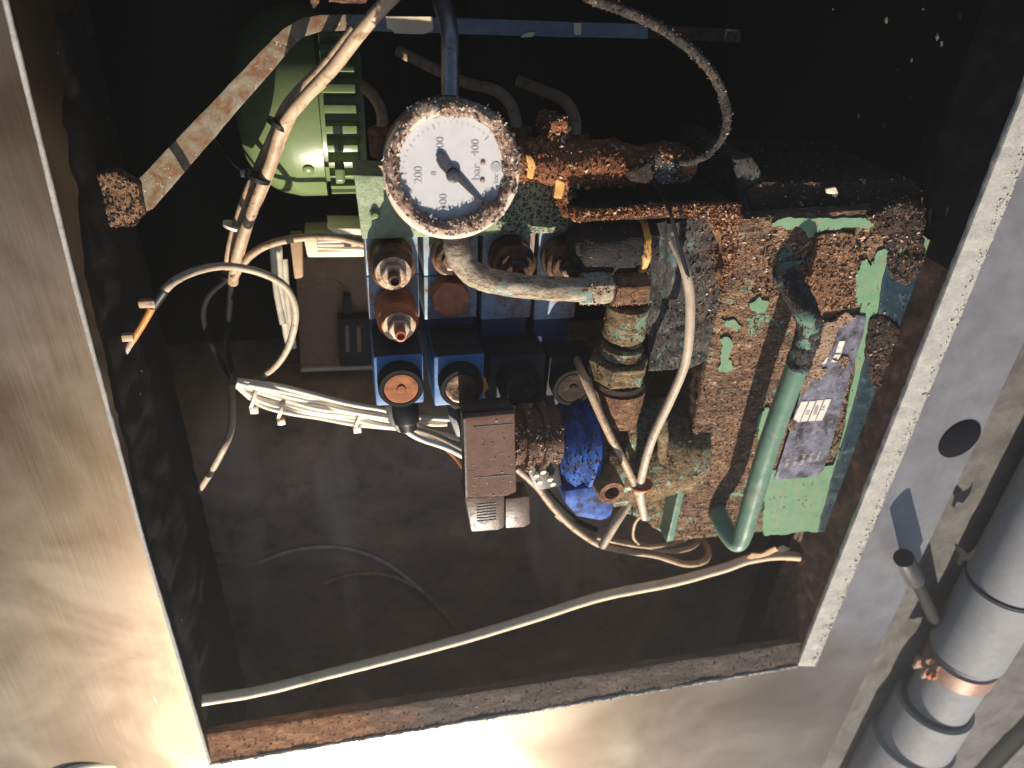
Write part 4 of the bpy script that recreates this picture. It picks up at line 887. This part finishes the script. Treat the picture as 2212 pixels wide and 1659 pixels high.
pg = MB().lathe(pc - Vector((0, 0, .028)), (0, 0, 1), [(0, .0140), (.024, .0135), (.028, .0122), (.028, .0072), (.018, .0068)], 40).build('open_port', 'rust', t, res=.002, amp=.0006)
MB().lathe(pc - Vector((0, 0, .013)), (0, 0, 1), [(0, .0068), (.003, .0068)], 6, True).build('port_socket', 'blackp', t)
# blue motor
t = thing('blue_motor', 'scraped bright blue round motor behind the brown terminal box', 'motor', P(1230, 960, .0))
ba = P(1190, 950, .045); rb = rad(1220, 955, .045, 236)
mm = MB().lathe((ba.x, ba.y, .045), (1, 0, 0), [(0, rb * .55), (.006, rb * .86), (.014, rb * .97), (.022, rb * .9), (.026, rb * 1.0), (.034, rb * 1.0), (.036, rb * .82), (.040, rb * .80)], 96).build('casing', 'bluefoot', t, res=.004, amp=.0003, nsc=60)
flakes(mm, mm, 'scale', 'fl_dark', 320, (.0014, .005), up=(0, 0, 1))
MB().pp([(1218, 1062), (1290, 1050), (1330, 1085), (1325, 1118), (1300, 1130), (1245, 1118), (1222, 1092)], .095, .03).build('foot', 'bluefoot', t, bev=.012, res=.004, amp=.0008)
# brown coupling between terminal box and motor
t = thing('cable_gland', 'ribbed brown coupling between the terminal box and the blue motor', 'coupling', P(1150, 950, .02))
q = P(1105, 945, .095); L_ = P(1200, 945, .095).x - q.x; r_ = rad(1150, 945, .095, 145)
MB().lathe((q.x, q.y, .095), (1, 0, 0), [(0, r_ * .8), (L_ * .2, r_ * .8), (L_ * .22, r_), (L_ * .38, r_), (L_ * .4, r_ * .82), (L_ * .58, r_ * .82), (L_ * .6, r_ * .97), (L_ * .72, r_ * .97), (L_ * .74, r_ * .8), (L_, r_ * .9)], 64).build('body', 'brownbox', t, res=.003, amp=.0014, nsc=110)
cgb = bpy.data.objects['body.001'] if 'body.001' in bpy.data.objects else None
gb = [c for c in t.children][0]; flakes(gb, gb, 'scale', 'fl_tan', 420, (.0014, .0045), up=(0, 0, 1)); flakes(gb, gb, 'pale_scale', 'fl_pale', 60, (.001, .0035), up=(0, 0, 1), seed=3)
t = thing('spot_terminals', 'cluster of small bright metal terminals below the brown coupling', 'terminals', P(1165, 1020, .0))
for x, y in ((1142, 1009), (1156, 1022), (1171, 1014), (1186, 1030), (1192, 1040), (1163, 1036)):
    MB().lathe(P(x, y, .088), (.1, -.3, 1), [(0, .003), (.004, .003)], 6, True).build('terminal', 'cream', t, bev=.0004)
MB().pp([(1128, 995), (1205, 985), (1215, 1050), (1160, 1062)], .084, .06).build('carrier', 'blackp', t, bev=.002)
# terminal box
t = thing('terminal_box', 'brown grimy square terminal box with cable entering its left', 'terminal box', P(1060, 1000, .0))
zt = .130
tb = MB().pp([(1003, 903), (1112, 893), (1116, 1063), (1095, 1072), (1006, 1075)], zt, zt - .014).build('lid', 'brownbox', t, bev=.0016, res=.006, amp=.0004)
flakes(tb, tb, 'grit', 'fl_pale', 60, (.0008, .003), up=(0, 0, 1))
MB().pp([(1001, 905), (1006, 905), (1010, 1075), (1006, 1076)], zt + .001, zt - .016).build('left_edge', 'blackp', t)
for y in (928, 1038):
    MB().pp([(1022, y - 6), (1108, y - 13), (1108, y - 11), (1022, y - 4)], zt + .0004, zt - .0004).build('groove', 'blackp', t)
MB().pp([(1004, 1076), (1090, 1070), (1090, 1140), (1075, 1146), (1018, 1150)], zt - .004, zt - .03).build('window', 'clear', t, bev=.002)
for k in range(7):
    MB().pp([(1030, 1090 + k * 6), (1072, 1086 + k * 6), (1072, 1088 + k * 6), (1030, 1092 + k * 6)], zt - .0035, zt - .0042).build('slot', 'blackp', t)
MB().pp([(1008, 1078), (1088, 1072), (1086, 1138), (1022, 1146)], zt - .022, zt - .026).build('window_back', 'brownbox', t)
MB().pp([(1092, 1078), (1144, 1072), (1146, 1132), (1132, 1140), (1092, 1142)], zt - .018, zt - .04).build('side_window', 'clear', t, bev=.002)
MB().pp([(1095, 1082), (1140, 1076), (1140, 1128), (1096, 1134)], zt - .03, zt - .034).build('side_back', 'brownbox', t)
MB().pp([(1000, 884), (1105, 876), (1115, 893), (1003, 903)], .124, .110).build('top', 'blackp', t, bev=.002, res=.005, amp=.001)
# black connectors below coils
t = thing('coil_connector', 'black connector with cable gland under the leftmost coil', 'connector', P(870, 910, .02), 'black connectors under the coils')
MB().pp([(828, 868), (908, 868), (905, 892), (895, 925), (880, 940), (858, 935), (840, 915)], .035, .0).build('shell', 'blackp', t, bev=.003)
g_ = P(876, 905, .045); MB().lathe(g_ + Vector((0, .01, -.01)), (0.1, -1, .3), [(0, .0115), (.008, .0125), (.018, .0115), (.019, .009), (.026, .008)], 12).build('gland', 'blackp', t, bev=.0006)
MB().tube([P(874, 920, .045), P(885, 935, .045), P(915, 950, .045), P(960, 965, .05), P(1000, 985, .05)], rad(900, 940, .045, 14), 12).build('lead', 'white', t)
t = thing('coil_connector', 'black connector hanging under the second coil', 'connector', P(985, 900, .02), 'black connectors under the coils')
MB().pp([(960, 866), (1012, 868), (1015, 900), (1004, 948), (985, 945), (968, 900)], .03, .0).build('shell', 'blackp', t, bev=.003)
MB().tube([P(985, 885, .04), P(1000, 920, .05), P(1003, 960, .055)], .004, 12).build('lead', 'blackp', t)

# ------------------------------------------------------------------ reservoir tank
TZ = .060
t = thing('reservoir_tank', 'large green tank face eaten by rust with a data plate', 'tank', (.42, -.4, -.1))
tl_ = (.317, -.203); 
face = [(.3165, -.200, TZ), (.500, -.192, TZ), (.5095, -.24, TZ), (.5095, -.575, TZ), (.3225, -.570, TZ)]
tk = MB().prism(face, -.12).build('shell', 'tank', t, bev=.003, res=.0028, amp=.0012, nsc=150, seed=3)
M['tankclean'] = plain('clean_green_paint', (.155, .28, .165), .45, var=.12, dirt=(.27, .19, .12), dirt_amt=.42, dscale=95, seed=6, bstr=.2, speck=(.5, .46, .38), speck_amt=.72)
M['tealshade'] = plain('teal_shade_paint', (.006, .026, .040), .5, var=.3, dirt=(.05, .09, .13), dirt_amt=.40, dscale=70, speck=(.3, .3, .3), speck_amt=.72, seed=3)  # dark teal paints shade along the tank's right edge
cl = patch(((1664, 1014), (1800, 1005), (1850, 760), (1866, 640), (1850, 590), (1880, 575), (1895, 545), (1960, 500), (2010, 520), (1820, 1142), (1760, 1150), (1652, 1158), (1650, 1080)), TZ + .0022, .004, 'sound_paint', 'tankclean', t, 6, 2, res=.006, amp=.0004)
te = MB().prism([P(*q, TZ + .0034) for q in jag(((1915, 575), (1935, 560), (1975, 560), (2020, 560), (1870, 1146), (1768, 1148), (1808, 1000), (1862, 800), (1898, 680)), 3, 3)], TZ).build('shade_edge', 'tealshade', t, bev=.0005, res=.004, amp=.0006, nsc=120)
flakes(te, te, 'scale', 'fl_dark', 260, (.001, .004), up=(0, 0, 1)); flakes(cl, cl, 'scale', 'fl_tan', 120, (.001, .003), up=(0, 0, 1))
for k_, (pl_, am_) in enumerate(((((1668, 486), (1700, 496), (1725, 490), (1740, 500), (1748, 514), (1765, 502), (1800, 498), (1870, 494), (1895, 478), (1860, 470), (1740, 472), (1680, 476)), 5),
        (((1556, 732), (1576, 730), (1580, 752), (1572, 776), (1586, 792), (1570, 806), (1552, 800), (1556, 770)), 5),
        (((1560, 690), (1590, 694), (1606, 706), (1592, 716), (1568, 708)), 6), (((1620, 655), (1640, 640), (1664, 652), (1650, 676), (1628, 672)), 6),
        (((1640, 900), (1660, 880), (1668, 920), (1652, 960), (1636, 940)), 6), (((1492, 985), (1506, 960), (1512, 1000), (1500, 1040)), 5),
        (((1846, 590), (1872, 560), (1884, 590), (1878, 640), (1858, 660), (1846, 630)), 8))):
    patch(pl_, TZ + .0020 + .00004 * k_, .003, 'sound_paint', 'tankclean', t, am_, 3 + k_, res=.006, amp=.0003)
bx = (.3165, .512, -.575, -.145)
flakes(tk, tk, 'rust_scale', 'fl_tan', 2600, (.0010, .0050), up=(0, 0, 1), lift=.0005, along=(1, .25, 0), asp_=(.22, .5), box=(.3165, P(1690, 800, TZ).x, -.572, -.195))
flakes(tk, tk, 'coarse_scale', 'fl_tan', 420, (.0025, .0085), up=(0, 0, 1), lift=.0010, along=(1, .4, 0), asp_=(.25, .6), box=(P(1640, 560, TZ).x, P(1880, 560, TZ).x, P(1700, 640, TZ).y, P(1700, 500, TZ).y), seed=9)
flakes(tk, tk, 'pale_scale', 'fl_pale', 900, (.0008, .0030), up=(0, 0, 1), lift=.0005, along=(1, .25, 0), asp_=(.25, .5), seed=21)
flakes(tk, tk, 'dark_scale', 'fl_dark', 1500, (.0014, .005), up=(0, 0, 1), lift=.001, box=(P(1900, 560, TZ).x, .52, -.56, -.145), seed=10)
# seam of a stepped upper plate
sp_ = MB().prism([P(*q, TZ + .004) for q in jag(((1765, 514), (1850, 510), (1862, 540), (1846, 600), (1850, 666), (1768, 676), (1752, 640), (1742, 560)), 8)], TZ - .001).build('scaled_patch', 'rust', t, bev=.0008, res=.0026, amp=.0016, nsc=140)
flakes(sp_, sp_, 'rust_scale', 'fl_tan', 420, (.0015, .0065), up=(0, 0, 1), lift=.0008, along=(1, .4, 0))
# nameplate
pz = TZ + .0042
np_ = MB().prism([P(*q, pz) for q in ((1812, 690), (1848, 680), (1872, 684), (1866, 720), (1840, 800), (1805, 930), (1780, 1012), (1766, 1030), (1690, 1036), (1674, 1034), (1704, 940), (1740, 810), (1760, 745), (1790, 712))], pz - .0012).build('data_plate', 'plate', t, bev=.0003, res=.006, amp=.0003)
for q in (((1731, 868), (1746, 867), (1727, 911), (1711, 912)), ((1749, 867), (1762, 866), (1743, 910), (1729, 911)), ((1765, 865), (1779, 864), (1760, 909), (1746, 910)), ((1782, 863), (1796, 862), (1776, 908), (1762, 909)), ((1813, 737), (1826, 737), (1817, 762), (1805, 762)), ((1803, 766), (1817, 766), (1808, 782), (1795, 782)), ((1775, 772), (1790, 772), (1783, 786), (1766, 787))):
    MB().prism([P(x, y, pz + .0005) for x, y in q], pz - .0002).build('plate_field', 'platew', np_)
for tx, x, y, h in (('10', 1745, 892, 10), ('2000', 1763, 887, 10), ('16', 1778, 882, 10), ('ATOS BL', 1838, 770, 9) if False else ('BL', 1829, 785, 9)):
    text(tx, x, y, pz + .0007, h, np_, 'ink', math.pi / 2)
for k_, pl_ in enumerate((((1780, 700), (1830, 676), (1850, 684), (1822, 706), (1800, 740), (1772, 790), (1745, 800), (1752, 750)), ((1735, 800), (1770, 792), (1790, 800), (1776, 818), (1750, 822), (1735, 850), (1722, 850)), ((1800, 778), (1822, 770), (1836, 780), (1815, 796)), ((1712, 905), (1722, 915), (1716, 930), (1706, 930)))):
    o_ = patch(pl_, pz + .0016, .0022, 'crust_patch', 'rustpale', t, 7, 20 + k_, res=.0026, amp=.0008, nsc=150)
    flakes(o_, o_, 'rust_scale', 'fl_tan', 70, (.001, .0035), up=(0, 0, 1), lift=.0005)
flakes(np_, np_, 'grit', 'fl_dark', 160, (.0008, .003), up=(0, 0, 1), lift=.0002); flakes(np_, np_, 'pale_grit', 'fl_pale', 70, (.0006, .0022), up=(0, 0, 1), lift=.0002, seed=3)
for k in range(5):
    text('l:ln ' + 'n:l'[:(k % 3) + 1], 1700 + 17 * k, 1000 - 4 * k, pz + .0003, 9, np_, 'platew', math.pi / 2, 'lettering')
# handle
t = thing('tank_handle', 'green painted tubular U handle standing off the tank face', 'handle', P(1640, 900, TZ))
hz = TZ + .040; hr = rad(1680, 900, hz, 46)
MB().tube([P(1548, 1100, TZ - .004), P(1553, 1115, TZ + .008), P(1572, 1152, hz - .014), P(1592, 1172, hz - .002), P(1606, 1150, hz), P(1620, 1100, hz), P(1660, 965, hz), P(1700, 850, hz), P(1738, 745, hz), P(1748, 700, hz), P(1738, 670, hz - .006), P(1710, 615, TZ + .010), P(1692, 575, TZ - .004)], hr, 28, sub=10).build('grip', 'handle', t, res=.004, amp=.0003)
hc = MB().tube([P(1693, 590, TZ + .006), P(1712, 620, TZ + .016), P(1738, 668, hz - .006), P(1750, 700, hz), P(1740, 742, hz), P(1722, 790, hz)], hr * 1.05, 28, sub=10).build('corroded_bend', 'greycrust', t, res=.0026, amp=.0018, nsc=130, amp2=.0008)
flakes(hc, hc, 'scale', 'fl_dark', 500, (.0014, .004))
# dark upper cover
t = thing('upper_cover', 'dark encrusted cover standing behind the top of the green tank', 'cover', P(1790, 430, 0))
uz = .045
uc = MB().pp([(1612, 410), (1650, 392), (1760, 396), (1960, 392), (1985, 400), (1990, 440), (1960, 458), (1800, 450), (1625, 452)], uz, -.10).build('box', 'covercrust' if 'covercrust' in M else 'rustd', t, bev=.002, res=.0032, amp=.0022, nsc=90, amp2=.0015)
flakes(uc, uc, 'rust_scale', 'fl_dark', 1500, (.0015, .005)); flakes(uc, uc, 'pale_scale', 'fl_tan', 160, (.002, .006), up=(0, 0, 1), seed=5)
ue = MB().pp([(1588, 345), (1625, 338), (1650, 392), (1640, 452), (1606, 462), (1594, 420)], uz - .004, -.08).build('end_wall', 'greycrust', t, bev=.002, res=.003, amp=.003, nsc=90)
flakes(ue, ue, 'scale', 'fl_dark', 300, (.0015, .005))
dbr = MB().pp([(1786, 408), (1806, 404), (1812, 418), (1806, 428), (1796, 420), (1786, 418)], uz + .006, uz + .0025).build('pale_chip', 'straw', bev=.001); tag(dbr, 'cream chip lying on the dark cover above the tank', 'chip')
dead = thing('fallen_debris', 'dark clotted debris between the tank and the right rim', 'debris', P(1930, 560, .03)); 
o = MB().pp([(1880, 468), (1960, 430), (1990, 470), (2000, 560), (1960, 620), (1925, 600), (1920, 520)], .066, .0).build('clot', 'tankdark', dead, bev=.004, res=.003, amp=.006, nsc=60, amp2=.002)
flakes(o, o, 'scale', 'fl_dark', 700, (.002, .006), up=(0, 0, 1)); flakes(o, o, 'pale_scale', 'fl_tan', 120, (.002, .006), up=(0, 0, 1), seed=3)
o2 = MB().pp([(1880, 690), (1910, 680), (1950, 720), (1960, 800), (1920, 850), (1885, 830), (1870, 760)], .066, .03).build('clot', 'tankdark', dead, bev=.004, res=.003, amp=.004, nsc=60)
flakes(o2, o2, 'scale', 'fl_dark', 400, (.002, .006), up=(0, 0, 1))
# dark plate standing at the right rim top
o = MB().pp([(2062, 420), (2102, 420), (2095, 470), (2035, 620), (1985, 760), (1945, 830), (1960, 760), (2010, 560)], .070, .04).build('edge_strip', 'greydark' if 'greydark' in M else 'tankdark', bev=.001, res=.004, amp=.0015, nsc=80)
tag(o, 'dark speckled strip along the right rim beside the tank', 'strip')
# straw debris on the lower cable
o = MB().pp([(1612, 1204), (1625, 1196), (1645, 1197), (1660, 1188), (1675, 1182), (1682, 1190), (1664, 1198), (1640, 1206), (1620, 1208)], .062, .0605).build('dry_scrap', 'leaf', res=.004, amp=.001); tag(o, 'dry brown scrap lying on the lower cable', 'scrap')
o = MB().pp([(1676, 1186), (1690, 1178), (1708, 1186), (1692, 1192), (1680, 1194)], .062, .0605).build('dry_scrap', 'greycrust', res=.004, amp=.001); tag(o, 'grey scrap beside the brown one on the lower cable', 'scrap')
# chips on the black wall at the upper right
sp = MB(); r = random.Random(3)
for x, y, s in ((2025, 80, 10), (2035, 95, 7), (2075, 35, 9), (2120, 55, 6), (2100, 100, 7), (2125, 140, 8), (2130, 165, 12), (1915, 45, 9), (1855, 250, 8), (1910, 270, 8), (2000, 305, 10), (1970, 130, 5), (1940, 150, 5), (2150, 25, 8), (2190, 60, 6), (2170, 10, 6), (1965, 210, 4), (2140, 230, 5), (2180, 150, 5), (2060, 190, 4), (1800, 20, 4), (1995, 20, 5)):
    n = r.choice((4, 5, 6)); sp.pp([(x + s * .5 * r.uniform(.5, 1) * math.cos(6.28 * i / n), y + s * r.uniform(.6, 1.1) * math.sin(6.28 * i / n)) for i in range(n)], .0, -.001)
o = sp.build('paint_chips', 'chipdim' if 'chipdim' in M else 'greycrust'); o['kind'] = 'stuff'; tag(o, 'scattered small pale chips in the dark upper right', 'chips')
# hanging crust bits at top edge
o = MB().pp([(672, -12), (690, -12), (688, 6), (678, 18), (672, 4)], .08, .076).build('hanging_crust', 'rust', res=.003, amp=.001); tag(o, 'small crust drip at the top edge left', 'crust')
o = MB().pp([(710, -20), (800, -20), (790, 6), (740, 4), (712, 2)], .08, .07).build('hanging_crust', 'rust', res=.003, amp=.002); tag(o, 'wider crust lump at the top edge above the bar', 'crust')

for o in bpy.data.objects:
    if '_o' in o: del o['_o']
